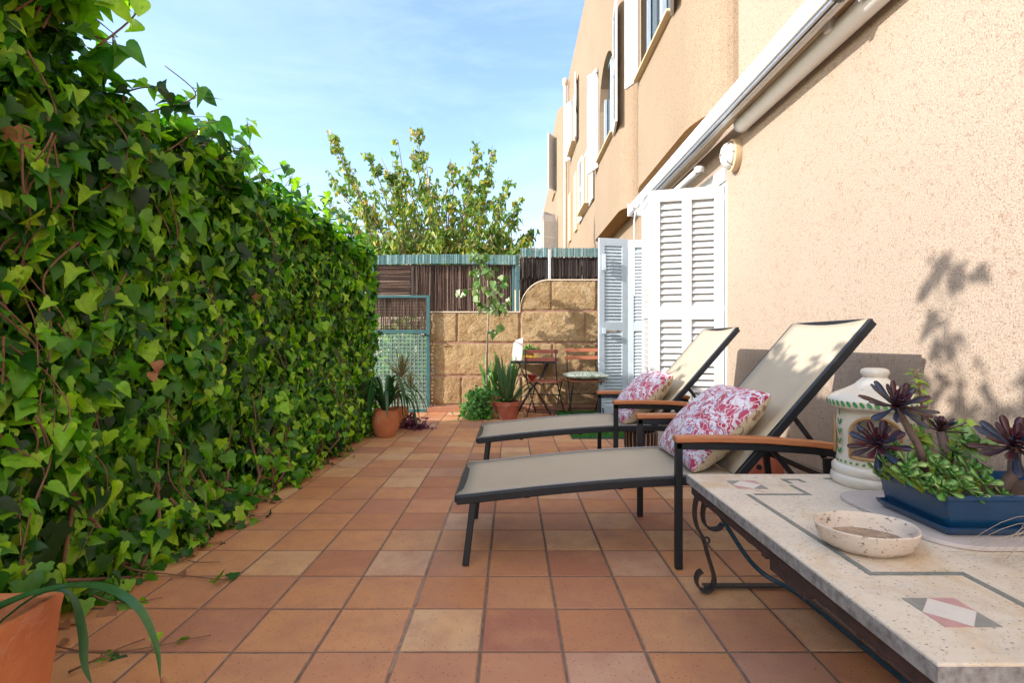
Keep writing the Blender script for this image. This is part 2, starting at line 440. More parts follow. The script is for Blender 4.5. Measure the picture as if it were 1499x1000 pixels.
def tanfloral():
    m, nt, b = new_mat('tan_printed_fabric'); p = pos(nt, True)
    n1 = nz(nt,p,16,4,.6,2.2)
    col = mix(nt, ramp(nt,n1,[(.56,(0,0,0)),(.60,(1,1,1))]), (.56,.45,.30), (.30,.17,.12))
    col = mix(nt, ramp(nt,nz(nt,p,11,3,.5,1),[(.60,(0,0,0)),(.64,(1,1,1))]), col, (.66,.60,.52))
    L(nt,col,b.inputs['Base Color']); b.inputs['Roughness'].default_value=.9
    bump(nt,b,nz(nt,scalev(nt,p,(1,1,3)),16,4),.7,.012); return m
M['tanfab'] = tanfloral()
def terrazzo():
    m, nt, b = new_mat('cream_terrazzo'); p = pos(nt)
    col = ramp(nt, nz(nt,p,6,5,.6), [(.3,(.68,.585,.475)),(.7,(.58,.495,.41))])
    st = nz(nt, p, 3.3, 6, .7, .8)
    col = mix(nt, mth(nt,'MULTIPLY',ramp(nt,st,[(.50,(0,0,0)),(.66,(1,1,1))]),.65), col, (.52,.35,.18))
    g = nz(nt,p,45,5,.75); col = mix(nt, mth(nt,'MULTIPLY',ramp(nt,g,[(.55,(0,0,0)),(.68,(1,1,1))]),.45), col, (.36,.31,.29))
    v = N(nt,'ShaderNodeTexVoronoi', Scale=75); L(nt,scalev(nt,p,(1,1.6,1)),v.inputs['Vector'])
    sel = N(nt,'ShaderNodeSeparateXYZ'); L(nt,v.outputs['Color'],sel.inputs[0])
    chips = mth(nt,'MULTIPLY', mth(nt,'LESS_THAN',v.outputs['Distance'],.22), mth(nt,'GREATER_THAN',sel.outputs[0],.72))
    col = mix(nt, mth(nt,'MULTIPLY',chips,.85), col, (.13,.11,.10))
    v2 = N(nt,'ShaderNodeTexVoronoi', Scale=190); L(nt,p,v2.inputs['Vector'])
    s2 = N(nt,'ShaderNodeSeparateXYZ'); L(nt,v2.outputs['Color'],s2.inputs[0])
    dk = nz(nt,p,9,5,.7,.5); col = mix(nt, mth(nt,'MULTIPLY',ramp(nt,dk,[(.56,(0,0,0)),(.74,(1,1,1))]),.4), col, (.34,.28,.25))
    c2 = mth(nt,'MULTIPLY', mth(nt,'LESS_THAN',v2.outputs['Distance'],.3), mth(nt,'GREATER_THAN',s2.outputs[1],.8))
    col = mix(nt, mth(nt,'MULTIPLY',c2,.6), col, (.22,.17,.14))
    L(nt,col,b.inputs['Base Color']); L(nt, mth(nt,'MULTIPLY_ADD',g,.4,.35), b.inputs['Roughness'])
    bump(nt,b,mth(nt,'SUBTRACT',nz(nt,p,90,4),mth(nt,'MULTIPLY',chips,.6)),.35,.002); return m
M['terrazzo'] = terrazzo()
M['inlay_green'] = simple('dark_green_marble', (.10,.12,.11), (.24,.24,.22), 70, .5, .2)
M['inlay_grey'] = simple('grey_marble', (.20,.19,.17), (.27,.26,.24), 60, .5, .2)
M['inlay_pink'] = simple('pink_marble', (.50,.28,.27), (.44,.23,.22), 50, .5, .2)
M['inlay_white'] = simple('white_marble', (.66,.60,.54), (.60,.54,.49), 30, .45, .1)
M['edgecem'] = simple('weathered_cement_edge',(.36,.36,.36),(.16,.15,.15),55,.9,.9,160)
def travertine():
    m, nt, b = new_mat('pitted_travertine'); p = pos(nt)
    col = ramp(nt, nz(nt,p,14,4), [(.3,(.62,.51,.42)),(.7,(.55,.45,.37))])
    n = nz(nt, scalev(nt,p,(1,1,1.8)), 75, 3, .7, .4); pit = ramp(nt,n,[(.345,(1,1,1)),(.39,(0,0,0))])
    col = mix(nt, mth(nt,'MULTIPLY',pit,.9), col, (.14,.09,.06))
    L(nt,col,b.inputs['Base Color']); b.inputs['Roughness'].default_value=.75
    bump(nt,b,mth(nt,'SUBTRACT',1.0,pit),.6,.004); return m
M['travertine'] = travertine()
M['sand'] = simple('brown_dust', (.46,.33,.23), (.20,.13,.09), 55, .95, 1, 150)
def stone():
    m, nt, b = new_mat('sandstone_block'); p = pos(nt)
    r = island(nt)
    col = ramp(nt, nz(nt,p,4.5,6,.65,.6), [(.28,(.38,.24,.12)),(.5,(.52,.36,.19)),(.72,(.62,.46,.28))])
    col = mix(nt, .45, col, ramp(nt,r,[(0,(.78,.74,.70)),(1,(1.1,1.08,1.05))]), 'MULTIPLY')
    f = nz(nt,p,22,6,.7,.4)
    col = mix(nt, mth(nt,'MULTIPLY',ramp(nt,f,[(.48,(0,0,0)),(.64,(1,1,1))]),.5), col, (.34,.19,.10))
    pits = nz(nt,scalev(nt,p,(1,1,1.4)),48,4,.75)
    col = mix(nt, ramp(nt,pits,[(.28,(.8,.8,.8)),(.36,(0,0,0))]), col, (.20,.11,.06))
    s = N(nt,'ShaderNodeSeparateXYZ'); L(nt,p,s.inputs[0])
    damp = mth(nt,'MULTIPLY', ramp(nt,nz(nt,p,3.2,5,.6),[(.46,(0,0,0)),(.54,(1,1,1))]), mth(nt,'LESS_THAN', s.outputs[2], .62))
    col = mix(nt, mth(nt,'MULTIPLY',damp,.35), col, (.36,.19,.11))
    grey = ramp(nt,nz(nt,p,2.1,5,.7),[(.60,(0,0,0)),(.70,(1,1,1))])
    col = mix(nt, mth(nt,'MULTIPLY',grey,.5), col, (.42,.38,.33))
    L(nt,col,b.inputs['Base Color']); b.inputs['Roughness'].default_value=.95; b.inputs['Specular IOR Level'].default_value=.15
    h = mth(nt,'ADD',mth(nt,'MULTIPLY',f,.8),mth(nt,'MULTIPLY',pits,.8)); h = mth(nt,'ADD',h,nz(nt,p,8,5,.6,1))
    bump(nt,b,h,1.0,.05); return m
M['stone'] = stone()
M['mortar'] = simple('pink_mortar', (.36,.20,.14), (.28,.16,.11), 25, .95, .5, 90)
def reeds(name, stops):
    m, nt, b = new_mat(name); p = pos(nt)
    col = ramp(nt, island(nt), stops)
    col = mix(nt, .6, col, ramp(nt,nz(nt,p,35,4,.7),[(.3,(.5,.5,.5)),(.7,(1.3,1.3,1.3))]),'MULTIPLY')
    L(nt,col,b.inputs['Base Color']); b.inputs['Roughness'].default_value=.85; return m
M['reed'] = reeds('heather_reed', [(0,(.03,.018,.016)),(.35,(.09,.05,.04)),(.65,(.17,.10,.075)),(.86,(.32,.22,.17)),(1,(.55,.45,.36))])
M['reed_dark'] = reeds('dark_heather', [(0,(.015,.012,.012)),(.5,(.04,.028,.025)),(.85,(.08,.055,.05)),(1,(.3,.24,.2))])
M['reed_light'] = reeds('pale_heather', [(0,(.12,.07,.05)),(.5,(.30,.19,.14)),(.85,(.42,.28,.22)),(1,(.6,.5,.42))])
M['pvc'] = reeds('turquoise_pvc_cane', [(0,(.045,.11,.12)),(.4,(.08,.18,.19)),(.8,(.13,.25,.26)),(1,(.32,.44,.45))])
M['ivy'] = leafmat('ivy_leaf', [(0,(.008,.040,.005)),(.16,(.016,.095,.010)),(.38,(.045,.19,.014)),(.58,(.11,.33,.014)),(.78,(.24,.52,.018)),(1,(.42,.66,.035))], .42, .42)
M['treeleaf'] = leafmat('autumn_leaf', [(0,(.06,.15,.03)),(.4,(.14,.26,.04)),(.72,(.27,.36,.06)),(.86,(.46,.42,.05)),(.91,(.60,.38,.03)),(.95,(.45,.38,.27)),(1,(.34,.28,.18))], .55, .35)
M['sapleaf'] = leafmat('poplar_leaf', [(0,(.05,.13,.03)),(.5,(.12,.24,.05)),(.8,(.30,.38,.20)),(1,(.52,.56,.42))], .4, .3)
M['agave'] = leafmat('agave_blade', [(0,(.03,.09,.04)),(.6,(.06,.15,.06)),(1,(.14,.22,.08))], .4, .1)
M['strapleaf'] = leafmat('strap_leaf', [(0,(.02,.075,.025)),(.6,(.035,.12,.035)),(1,(.07,.17,.04))], .35, .15)
M['spike'] = leafmat('dracaena_blade', [(0,(.10,.10,.05)),(.5,(.22,.18,.09)),(1,(.38,.30,.18))], .5, .2)
M['trail'] = leafmat('trailing_leaf', [(0,(.03,.12,.02)),(.6,(.07,.24,.03)),(1,(.16,.38,.06))], .4, .3)
M['cactus'] = leafmat('flat_stem_leaf', [(0,(.07,.22,.04)),(1,(.16,.36,.08))], .4, .25)
M['sedum'] = leafmat('green_succulent_leaf', [(0,(.05,.15,.03)),(.4,(.11,.27,.05)),(.7,(.20,.38,.09)),(.88,(.28,.44,.14)),(1,(.16,.40,.22))], .35, .12)
M['jade'] = leafmat('yellow_green_leaf', [(0,(.12,.24,.03)),(1,(.34,.44,.06))], .35, .2)
M['aeonium'] = leafmat('dark_purple_succulent', [(0,(.050,.010,.016)),(.35,(.075,.014,.024)),(.6,(.040,.022,.040)),(.8,(.022,.034,.075)),(1,(.04,.06,.13))], .28, .03)
M['purple'] = leafmat('purple_leaf', [(0,(.08,.01,.03)),(1,(.16,.03,.08))], .4, .1)
M['turf'] = leafmat('artificial_turf', [(0,(.03,.14,.02)),(.5,(.05,.22,.03)),(1,(.10,.32,.05))], .5, .15)
def cushionmat():
    m, nt, b = new_mat('green_white_print'); p = pos(nt)
    col = mix(nt, ramp(nt,nz(nt,p,28,2,.5,.5),[(.48,(0,0,0)),(.54,(1,1,1))]), (.70,.72,.62), (.28,.38,.22))
    L(nt,col,b.inputs['Base Color']); b.inputs['Roughness'].default_value=.9; return m
M['cushion'] = cushionmat()
def stripes():
    m, nt, b = new_mat('brown_cream_stripes'); p = pos(nt, True)
    s = N(nt,'ShaderNodeSeparateXYZ'); L(nt,p,s.inputs[0])
    a = mth(nt,'ARCTAN2', s.outputs[1], s.outputs[0])
    f = mth(nt,'GREATER_THAN', mth(nt,'SINE', mth(nt,'MULTIPLY', a, 24)), .72)
    L(nt, mix(nt, f, (.045,.018,.014), (.55,.45,.40)), b.inputs['Base Color']); b.inputs['Roughness'].default_value=.5; return m
M['stripes'] = stripes()
M['jar_white'] = simple('white_tin_glaze', (.64,.58,.50), (.58,.52,.44), 8, .22, .05, 40, coat=.3)
M['jar_green'] = simple('painted_green_glaze', (.03,.20,.10), (.08,.26,.06), 30, .25)
M['jar_ochre'] = simple('ochre_glaze', (.42,.24,.10), (.34,.18,.07), 30, .3)

# ------------------------------------------------------------------ camera, light, sky
cam = bpy.data.cameras.new('camera'); co = bpy.data.objects.new('camera', cam); COL.objects.link(co)
co.location = (0, 0, .95); co.rotation_euler = (R(90), 0, 0)
cam.lens = 18; cam.sensor_width = 36; cam.clip_end = 2000; cam.clip_start = .05; S.camera = co
SD = Vector((1, .42, -.50)).normalized()
sun = bpy.data.lights.new('sun', 'SUN'); so = bpy.data.objects.new('sun', sun); COL.objects.link(so)
sun.energy = 2.3; sun.angle = R(.55); sun.color = (1, .95, .88)
so.rotation_euler = SD.to_track_quat('-Z', 'Y').to_euler(); so.location = (-6, -3, 6)
elev = math.asin(-SD.z); az = math.atan2(-SD.x, -SD.y)
w = bpy.data.worlds.new('World'); S.world = w; w.use_nodes = True; nt = w.node_tree
bg = nt.nodes['Background']
sky = nt.nodes.new('ShaderNodeTexSky'); sky.sky_type = 'NISHITA'; sky.sun_disc = False
sky.sun_elevation = elev; sky.sun_rotation = az; sky.air_density = 1.0; sky.dust_density = 1.2; sky.ozone_density = 1.8
tc = nt.nodes.new('ShaderNodeTexCoord')
mp = nt.nodes.new('ShaderNodeMapping'); L(nt, tc.outputs['Generated'], mp.inputs[0]); mp.inputs['Scale'].default_value = (1.2, 1, 4.5); mp.inputs['Rotation'].default_value = (0, .35, 0)
cn = nz(nt, mp.outputs[0], 1.5, 8, .6, .6)
cf = ramp(nt, cn, [(.40,(0,0,0)),(.85,(1,1,1))])
skc = mix(nt, 1.0, sky.outputs[0], (1.0,1.0,1.0), 'MULTIPLY')
mx = mix(nt, mth(nt,'MULTIPLY',cf,.42), skc, (2.9,3.5,3.9))
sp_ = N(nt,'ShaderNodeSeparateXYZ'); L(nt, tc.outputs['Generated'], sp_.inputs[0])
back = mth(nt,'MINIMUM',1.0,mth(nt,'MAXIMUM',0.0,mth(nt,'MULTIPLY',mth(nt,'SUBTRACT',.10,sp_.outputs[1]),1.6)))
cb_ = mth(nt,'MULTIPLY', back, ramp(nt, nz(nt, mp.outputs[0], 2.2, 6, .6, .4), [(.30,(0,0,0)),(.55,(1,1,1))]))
mx = mix(nt, mth(nt,'MULTIPLY',cb_,.8), mx, (7.0,6.9,6.7))  # unseen bright cloud behind the camera, added to lift the fill light
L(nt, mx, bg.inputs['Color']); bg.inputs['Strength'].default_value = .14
S.view_settings.view_transform = 'Standard'; S.view_settings.look = 'None'; S.view_settings.exposure = 1.68; S.view_settings.gamma = 1

# ------------------------------------------------------------------ ground and floor
g = MB(); g.add([(-150,-150,-.03),(150,-150,-.03),(150,250,-.03),(-150,250,-.03)], [(0,1,2,3)])
tag(g.build('ground', M['ground']), kind='structure')
g = MB(); g.add([(-2.3,-3,-.003),(1.85,-3,-.003),(1.85,7.0,-.003),(-2.3,7.0,-.003)], [(0,1,2,3)])
tag(g.build('patio', M['grout']), kind='structure')
g = MB()
gx = .0042
for i in range(-8, 9):
    for j in range(-15, 22):
        x0 = TX0 + i*TS; y0 = TY0 + j*TS; x1 = min(x0+TS, 1.853)
        if x0 > 1.84 or y0 > 6.98: continue
        y1 = min(y0+TS, 6.97)
        jx = random.uniform(-.0012,.0012); jy = random.uniform(-.0012,.0012)
        e = gx; h = random.uniform(-.0008,.0008)
        c = [(x0+e+jx, y0+e+jy),(x1-e+jx, y0+e+jy),(x1-e+jx, y1-e+jy),(x0+e+jx, y1-e+jy)]
        q = .0035; tx = random.uniform(-.004,.004); ty = random.uniform(-.004,.004)
        ci = [(x0+e+jx+q, y0+e+jy+q),(x1-e+jx-q, y0+e+jy+q),(x1-e+jx-q, y1-e+jy-q),(x0+e+jx+q, y1-e+jy-q)]
        mx_, my_ = (x0+x1)/2, (y0+y1)/2
        vs = [(a, b, -.008) for a, b in c] + [(a, b, -.0018+h+(a-mx_)*tx+(b-my_)*ty) for a, b in c] + [(a, b, h+(a-mx_)*tx+(b-my_)*ty) for a, b in ci]
        fs = [(8,9,10,11)]
        for k in range(4):
            n_ = (k+1) % 4
            fs += [(k, n_, 4+n_, 4+k), (4+k, 4+n_, 8+n_, 8+k)]
        g.add(vs, fs)
tag(g.build('floor', M['tile']), kind='structure')

# ------------------------------------------------------------------ shutters, windows, houses
def frame_M(p0, p1, z0):
    """local: u along p0->p1, v = thickness, w up"""
    a = Vector((p0[0], p0[1], z0)); d = Vector((p1[0]-p0[0], p1[1]-p0[1], 0)).normalized()
    n = Vector((-d.y, d.x, 0))
    return Matrix(((d.x, n.x, 0, a.x), (d.y, n.y, 0, a.y), (0, 0, 1, a.z), (0, 0, 0, 1)))
def shutter(parent, p0, p1, z0, z1, cols=2, splits=(.52,), mat='white', arch=False, stile=.055, t=.035, slat=.045, label=None, tilt=1):
    W = (Vector(p1)-Vector(p0)).length; H = z1-z0
    f = MB(); f.M = frame_M(p0, p1, z0)
    n = cols; inner = (W - stile*(n+1))/n
    rails = [0, stile*1.6] ; zones = []
    ys = [0] + [s*H for s in splits] + [H]
    for k in range(n+1):
        u = k*(inner+stile); f.box(u, u+stile, -t/2, t/2, 0, H if not arch else H*(.82 if k == 0 else 1))
    for k in range(n):
        u = stile+k*(inner+stile)
        for i in range(len(ys)):
            if i == 0: f.box(u, u+inner, -t/2, t/2, 0, stile*1.5)
            elif i == len(ys)-1: f.box(u, u+inner, -t/2, t/2, H-stile*1.3, H)
            else: f.box(u, u+inner, -t/2, t/2, ys[i]-stile*.7, ys[i]+stile*.7)
        for i in range(len(ys)-1):
            lo = ys[i] + (stile*1.5 if i == 0 else stile*.7); hi = ys[i+1] - (stile*1.3 if i == len(ys)-2 else stile*.7)
            zones.append((u, u+inner, lo, hi))
    if arch:   # rounded upper corner
        rr = W*.8; seg = 8; vs = [(0,-t/2,H*.82),(W,-t/2,H*.82)]; arc = []
        for i in range(seg+1):
            a = math.pi/2*i/seg; arc.append((W - W*math.sin(math.pi/2-a) if False else W*(1-math.cos(math.pi/2 - a)) if False else W*(1-math.cos(a)), H*.82 + H*.30*math.sin(a)))
        poly = [(0,H*.82)] + [(W*(1-math.cos(a_)), H*.82+H*.2*math.sin(a_)) for a_ in [math.pi/2*i/seg for i in range(1,seg+1)]] + [(W,H*.82)]
        m_ = len(poly); f.add([(x,-t/2,z) for x,z in poly]+[(x,t/2,z) for x,z in poly],
              [tuple(range(m_)), tuple(range(2*m_-1,m_-1,-1))]+[(i,i+m_,(i+1)%m_+m_,(i+1)%m_) for i in range(m_)])
    o = f.build('shutter', M[mat], parent, bevel=.003)
    if label: o['label'] = label
    for (u0, u1, lo, hi) in zones:
        s = MB(); s.M = frame_M(p0, p1, z0)
        z = lo + slat*.5
        while z < hi - slat*.2:
            th = .007; dz = slat*.52; dt = t*.34
            s.add([(u0,-dt*tilt,z-dz),(u1,-dt*tilt,z-dz),(u1,dt*tilt,z+dz),(u0,dt*tilt,z+dz),
                   (u0,-dt*tilt,z-dz+th),(u1,-dt*tilt,z-dz+th),(u1,dt*tilt,z+dz+th),(u0,dt*tilt,z+dz+th)],
                  [(0,3,2,1),(4,5,6,7),(0,1,5,4),(1,2,6,5),(2,3,7,6),(3,0,4,7)])
            z += slat
        s.build('louvres', M[mat], o)
    return o

def bay(parent, y0, y1, xf, xw, z0, z1, rx, ry, holes, name='upper_bay', mat='stucco_up'):
    m = MB(); n = 10
    arc0 = [(xw-rx*math.sin(a), y0+ry*(1-math.cos(a))) for a in [math.pi/2*i/n for i in range(n+1)]]
    arc0[-1] = (xf, y0+ry)
    arc1 = [(xw-rx*math.sin(a), y1-ry*(1-math.cos(a))) for a in [math.pi/2*(n-i)/n for i in range(n+1)]]
    arc1[0] = (xf, y1-ry)
    path = arc0 + arc1
    for arc in (arc0, arc1):
        for i in range(n):
            (xa, ya), (xb, yb) = arc[i], arc[i+1]
            m.add([(xa,ya,z0),(xb,yb,z0),(xb,yb,z1),(xa,ya,z1)], [(3,2,1,0)])
    # flat front, in columns around the holes
    cuts = sorted(set([y0+ry, y1-ry] + [h[0] for h in holes] + [h[1] for h in holes]
                      + [h[0]+(h[1]-h[0])*i/12 for h in holes if h[4] for i in range(13)]))
    def top(h, y):
        if not h[4]: return h[3]
        c = (h[0]+h[1])/2; r = (h[1]-h[0])/2; return h[3]-r + math.sqrt(max(0, r*r-(y-c)**2))
    for a, b in zip(cuts, cuts[1:]):
        hs = [h for h in holes if a >= h[0]-1e-6 and b <= h[1]+1e-6]
        hs.sort(key=lambda h: h[2]); la = lb = z0
        for h in hs:
            m.add([(xf,a,la),(xf,b,lb),(xf,b,h[2]),(xf,a,h[2])], [(3,2,1,0)])
            ta, tb = top(h, a), top(h, b)
            m.add([(xf,a,h[2]),(xf,b,h[2]),(xf+.14,b,h[2]),(xf+.14,a,h[2])], [(0,1,2,3)])
            m.add([(xf,a,ta),(xf,b,tb),(xf+.14,b,tb),(xf+.14,a,ta)], [(3,2,1,0)])
            if abs(a-h[0])<1e-5: m.add([(xf,a,h[2]),(xf+.14,a,h[2]),(xf+.14,a,ta),(xf,a,ta)], [(0,1,2,3)])
            if abs(b-h[1])<1e-5: m.add([(xf,b,h[2]),(xf+.14,b,h[2]),(xf+.14,b,tb),(xf,b,tb)], [(3,2,1,0)])
            la, lb = ta, tb
        m.add([(xf,a,la),(xf,b,lb),(xf,b,z1),(xf,a,z1)], [(3,2,1,0)])
    k = len(path)
    m.add([(x,y,z1) for x,y in path], [tuple(range(k))])
    o = m.build(name, M[mat], parent, auto=30)
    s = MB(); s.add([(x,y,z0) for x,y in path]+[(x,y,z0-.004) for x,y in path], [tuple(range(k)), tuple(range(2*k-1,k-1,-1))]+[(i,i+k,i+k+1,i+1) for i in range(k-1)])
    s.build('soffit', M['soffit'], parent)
    return o
def window(parent, x, y0, y1, z0, z1, arch=False, mat='bluegrey'):
    """frame set in a hole of the bay, plane x; sill; glass"""
    f = MB(); t = .05
    f.box(x, x+.05, y0, y0+t, z0, z1); f.box(x, x+.05, y1-t, y1, z0, z1)
    f.box(x, x+.05, y0+t, y1-t, z0, z0+t); f.box(x, x+.05, y0+t, y1-t, z1-t, z1)
    yc = (y0+y1)/2; f.box(x-.003, x+.053, yc-.04, yc+.04, z0+t, z1-t)
    w_ = f.build('window', M[mat], parent, bevel=.004)
    g_ = MB(); g_.box(x+.06, x+.07, y0, y1, z0, z1); g_.build('pane', M['glass'], w_)
    s_ = MB(); s_.box(x-.15, x-.005, y0-.05, y1+.05, z0-.035, z0-.004); s_.build('sill', M['cream'], w_, bevel=.008)
    return w_

XW = 1.85
A = thing('terraced_house', (XW, 2.0, 0), 'sand coloured rendered house nearest on the right, with open white louvred doors', 'house', 'terraced houses on the right')
m = MB()
DY0, DY1, DZ = 4.48, 6.50, 2.31
m.box(XW, 6, -3.5, DY0, -.02, 9.4)
m.box(XW, 6, DY0, DY1, DZ, 9.4)
m.box(XW, 6, DY1, 7.16, -.02, 9.4)
m.box(XW+.26, 6, DY0, DY1, -.02, DZ)
m.build('wall', M['stucco'], A)
bay(A, 4.18, 6.85, 1.58, XW, 2.88, 9.35, .27, .58, [(5.05, 6.36, 4.22, 5.75, False)])
window(A, 1.66, 5.06, 6.35, 4.225, 5.74)
shutter(A, (1.575, 6.36), (1.465, 6.60), 4.20, 5.85, 1, (.5,), slat=.05)
shutter(A, (1.57, 5.02), (1.48, 4.74), 4.15, 5.85, 1, (.5,), slat=.05)
# door frame
d = MB()
d.box(XW-.012, XW+.10, DY0-.09, DY0+.03, 0, DZ+.02); d.box(XW-.012, XW+.10, DY1-.03, DY1+.07, 0, DZ+.02)
d.box(XW-.03, XW+.10, DY0-.09, DY1+.07, DZ+.02, DZ+.15)
d.build('door_frame', M['white'], A, bevel=.004)
d = MB()
for ya, yb in ((DY0+.03, (DY0+DY1)/2), ((DY0+DY1)/2, DY1-.03)):
    d.box(XW+.14, XW+.18, ya+.002, ya+.08, .02, DZ); d.box(XW+.14, XW+.18, yb-.08, yb-.002, .02, DZ)
    d.box(XW+.14, XW+.18, ya+.08, yb-.08, .02, .25); d.box(XW+.14, XW+.18, ya+.08, yb-.08, DZ-.1, DZ)
dd = d.build('door', M['white'], A, bevel=.003)
d = MB(); d.box(XW+.155, XW+.165, DY0+.05, DY1-.05, .2, DZ-.05); d.build('pane', M['glass'], dd)
# big open leaf standing out from the wall and far leaf
o = shutter(A, (1.245, 4.60), (1.838, 4.44), .03, 2.30, 2, (.515,), stile=.082, slat=.058, t=.05, label='white louvred door shutter nearest the camera')
h = MB(); 
for z in (.45, 1.2, 2.16): h=MB(); h.tube([(1.843,4.435,z),(1.843,4.435,z+.09)], .011, 8); h.box(1.83,1.852,4.42,4.45,z+.02,z+.07); h.build('hinge', M['galv'], o)
shutter(A, (1.262, 4.64), (1.30, 5.06), .03, 2.30, 1, (.515,), stile=.05, slat=.055, t=.035, label='narrow white shutter leaf folded behind the nearest one')
o = shutter(A, (1.085, 6.42), (1.46, 6.50), .03, 2.25, 1, (.5,), 'white_shade', stile=.075, slat=.042, label='white louvred shutter by the stone wall, bluish shade in its colour')
o2 = shutter(A, (1.47, 6.50), (1.84, 6.42), .03, 2.235, 1, (.5,), 'white_shade', stile=.075, slat=.042, label='white louvred shutter leaf joined to the wall, bluish shade in its colour')
h = MB()
for z in (2.02, 1.10): h=MB(); h.box(1.125,1.165,6.36,6.395,z-.18 if z>2 else z-.05,z+.02); h.build('latch', M['white_shade'], o)

B = thing('terraced_house', (XW, 9, 0), 'sand coloured rendered house behind the stone wall, with arched window and long white shutters', 'house', 'terraced houses on the right')
m = MB(); m.box(XW, 6, 7.161, 17.2, -.02, 9.6); m.build('wall', M['stucco_up'], B)
bay(B, 7.25, 10.0, 1.58, XW, 2.88, 9.55, .27, .36, [(7.95, 9.25, 4.22, 5.75, True)])
window(B, 1.66, 7.96, 9.24, 4.225, 5.73, True)
shutter(B, (1.57, 7.90), (1.50, 7.36), 4.12, 5.95, 1, (.5,), slat=.06)
shutter(B, (1.57, 9.30), (1.44, 9.72), 4.12, 5.95, 1, (.5,), arch=True, slat=.06)
window(B, 1.84, 12.1, 13.3, 4.25, 5.7, mat='white'); 
shutter(B, (1.80, 11.45), (1.83, 12.1), 4.15, 5.8, 1, (.5,), slat=.06); shutter(B, (1.80, 13.95), (1.83, 13.3), 4.15, 5.8, 1, (.5,), slat=.06)
window(B, 1.84, 14.6, 15.8, 6.7, 8.3, mat='bluegrey')
shutter(B, (1.74, 14.1), (1.83, 14.6), 6.6, 8.4, 1, (.5,), slat=.06); shutter(B, (1.66, 16.15), (1.83, 15.8), 6.6, 8.4, 1, (.5,), slat=.06)
for yy, zt in ((14.4, 5.75), (15.9, 5.6)):
    f = MB(); f.box(1.79, 1.848, yy, yy+.45, 4.1, zt); f.build('window', M['cream'], B, bevel=.01)
f = MB(); f.tube([(1.72, 16.6, -.02),(1.72, 16.6, 9.3)], .055, 10); f.lathe([(.055,0),(.09,.05),(.09,.2),(.05,.24)], (1.72,16.6,9.25), 12); f.build('drainpipe', M['farwall'], B, smooth=True)
# cables
f = MB(); f.tube([(1.83,10.8,0),(1.82,10.82,2),(1.84,10.8,4.1)], .012, 5); f.tube([(1.83,10.2,0),(1.81,10.24,1.6),(1.84,10.2,3.0)], .012, 5); f.build('cable', M['brass'], B)

Cc = thing('terraced_house', (XW, 19, 0), 'farthest rendered house on the right, rounded corner against the sky, arched white shutter low down', 'house', 'terraced houses on the right')
m = MB(); m.box(XW, 6, 17.201, 32, -.02, 8.7)
m.build('wall', M['stucco_up'], Cc)
bay(Cc, 17.2, 20.6, 1.56, XW, 1.5, 8.9, .28, .5, [(18.3,19.4,6.3,7.9,False)])
window(Cc, 1.64, 18.31, 19.39, 6.31, 7.89)
bay(Cc, 20.9, 25.2, 1.50, XW, 1.5, 5.9, .34, .7, [])
shutter(Cc, (1.56, 18.2), (1.26, 17.75), 6.3, 8.2, 1, (.5,), slat=.07)
shutter(Cc, (1.54, 17.7), (1.06, 17.4), 3.7, 5.35, 1, (.5,), arch=True, slat=.07)

# ------------------------------------------------------------------ awnings, lamp
def awning(y0, y1, loc_label, x, z):
    pass
T = thing('awning', (1.7, 4.7, 2.7), 'long folded white awning cassette under the rounded bays above the doors', 'awning', 'white awnings on the render')
c = MB(); c.box(1.575, 1.70, 2.54, 6.9, 2.665, 2.79); c.build('cassette', M['awning_white'], T, bevel=.015, seg=3)
c = MB()
for k, (xx, zz) in enumerate(((1.60,2.655),(1.625,2.648),(1.65,2.655))): c.box(xx-.008, xx+.008, 2.55, 6.89, zz-.01, zz+.008)
c.build('front_rail', M['galv'], T)
c = MB(); c.tube([(1.745, 2.6, 2.735),(1.745, 6.85, 2.735)], .045, 14); c.build('fabric_roll', M['cream'], T, smooth=True)
c = MB(); c.box(1.56, 1.72, 2.50, 2.535, 2.64, 2.81); c.tube([(1.64,2.49,2.70),(1.64,2.46,2.70)], .035, 12); c.build('end_cap', M['white'], T, bevel=.008)
c = MB(); c.box(1.56, 1.72, 6.905, 6.93, 2.64, 2.81); c.build('end_cap', M['white'], T, bevel=.008)
c = MB(); c.tube([(1.69,4.62,2.50),(1.74,6.6,2.56)], .032, 12); c.lathe([(.034,-.03),(.045,-.01),(.045,.02),(.03,.03)], (1.688,4.62,2.50), 12); c.build('folding_arm', M['white'], T, smooth=True)
for yy in (2.75, 6.2):
    c = MB(); c.box(1.70, 1.85, yy, yy+.05, 2.63, 2.83); c.build('bracket', M['white'], T, bevel=.005)
c = MB()
c.lathe([(.0,-.03),(.05,-.03),(.05,.03),(.0,.03)], (0,0,0), 14); 
c = MB(); c.M = Matrix.Translation((1.53,6.12,2.50)) @ Matrix.Rotation(R(90),4,'X'); c.lathe([(0.001,-.025),(.055,-.025),(.06,0),(.055,.025),(.001,.025)], (0,0,0), 14); c.lathe([(0.001,-.02),(.04,-.02),(.04,.02),(.001,.02)], (-.06,.08,0), 12); c.M = Matrix.Identity(4)
c.bar((1.56,6.12,2.66),(1.50,6.12,2.47), .03, .03); c.tube([(1.47,6.1,2.50),(1.45,6.08,2.36),(1.455,6.08,1.5)], .009, 6)
c.build('crank_gear', M['white'], T, auto=40)
T = thing('awning', (1.8, 2.5, 2.6), 'shorter white awning roller on the wall right above the bulkhead lamp', 'awning', 'white awnings on the render')
c = MB(); c.tube([(1.785, .2, 2.64),(1.785, 3.98, 2.64)], .058, 20); c.build('roller', M['awning_white'], T, auto=40)
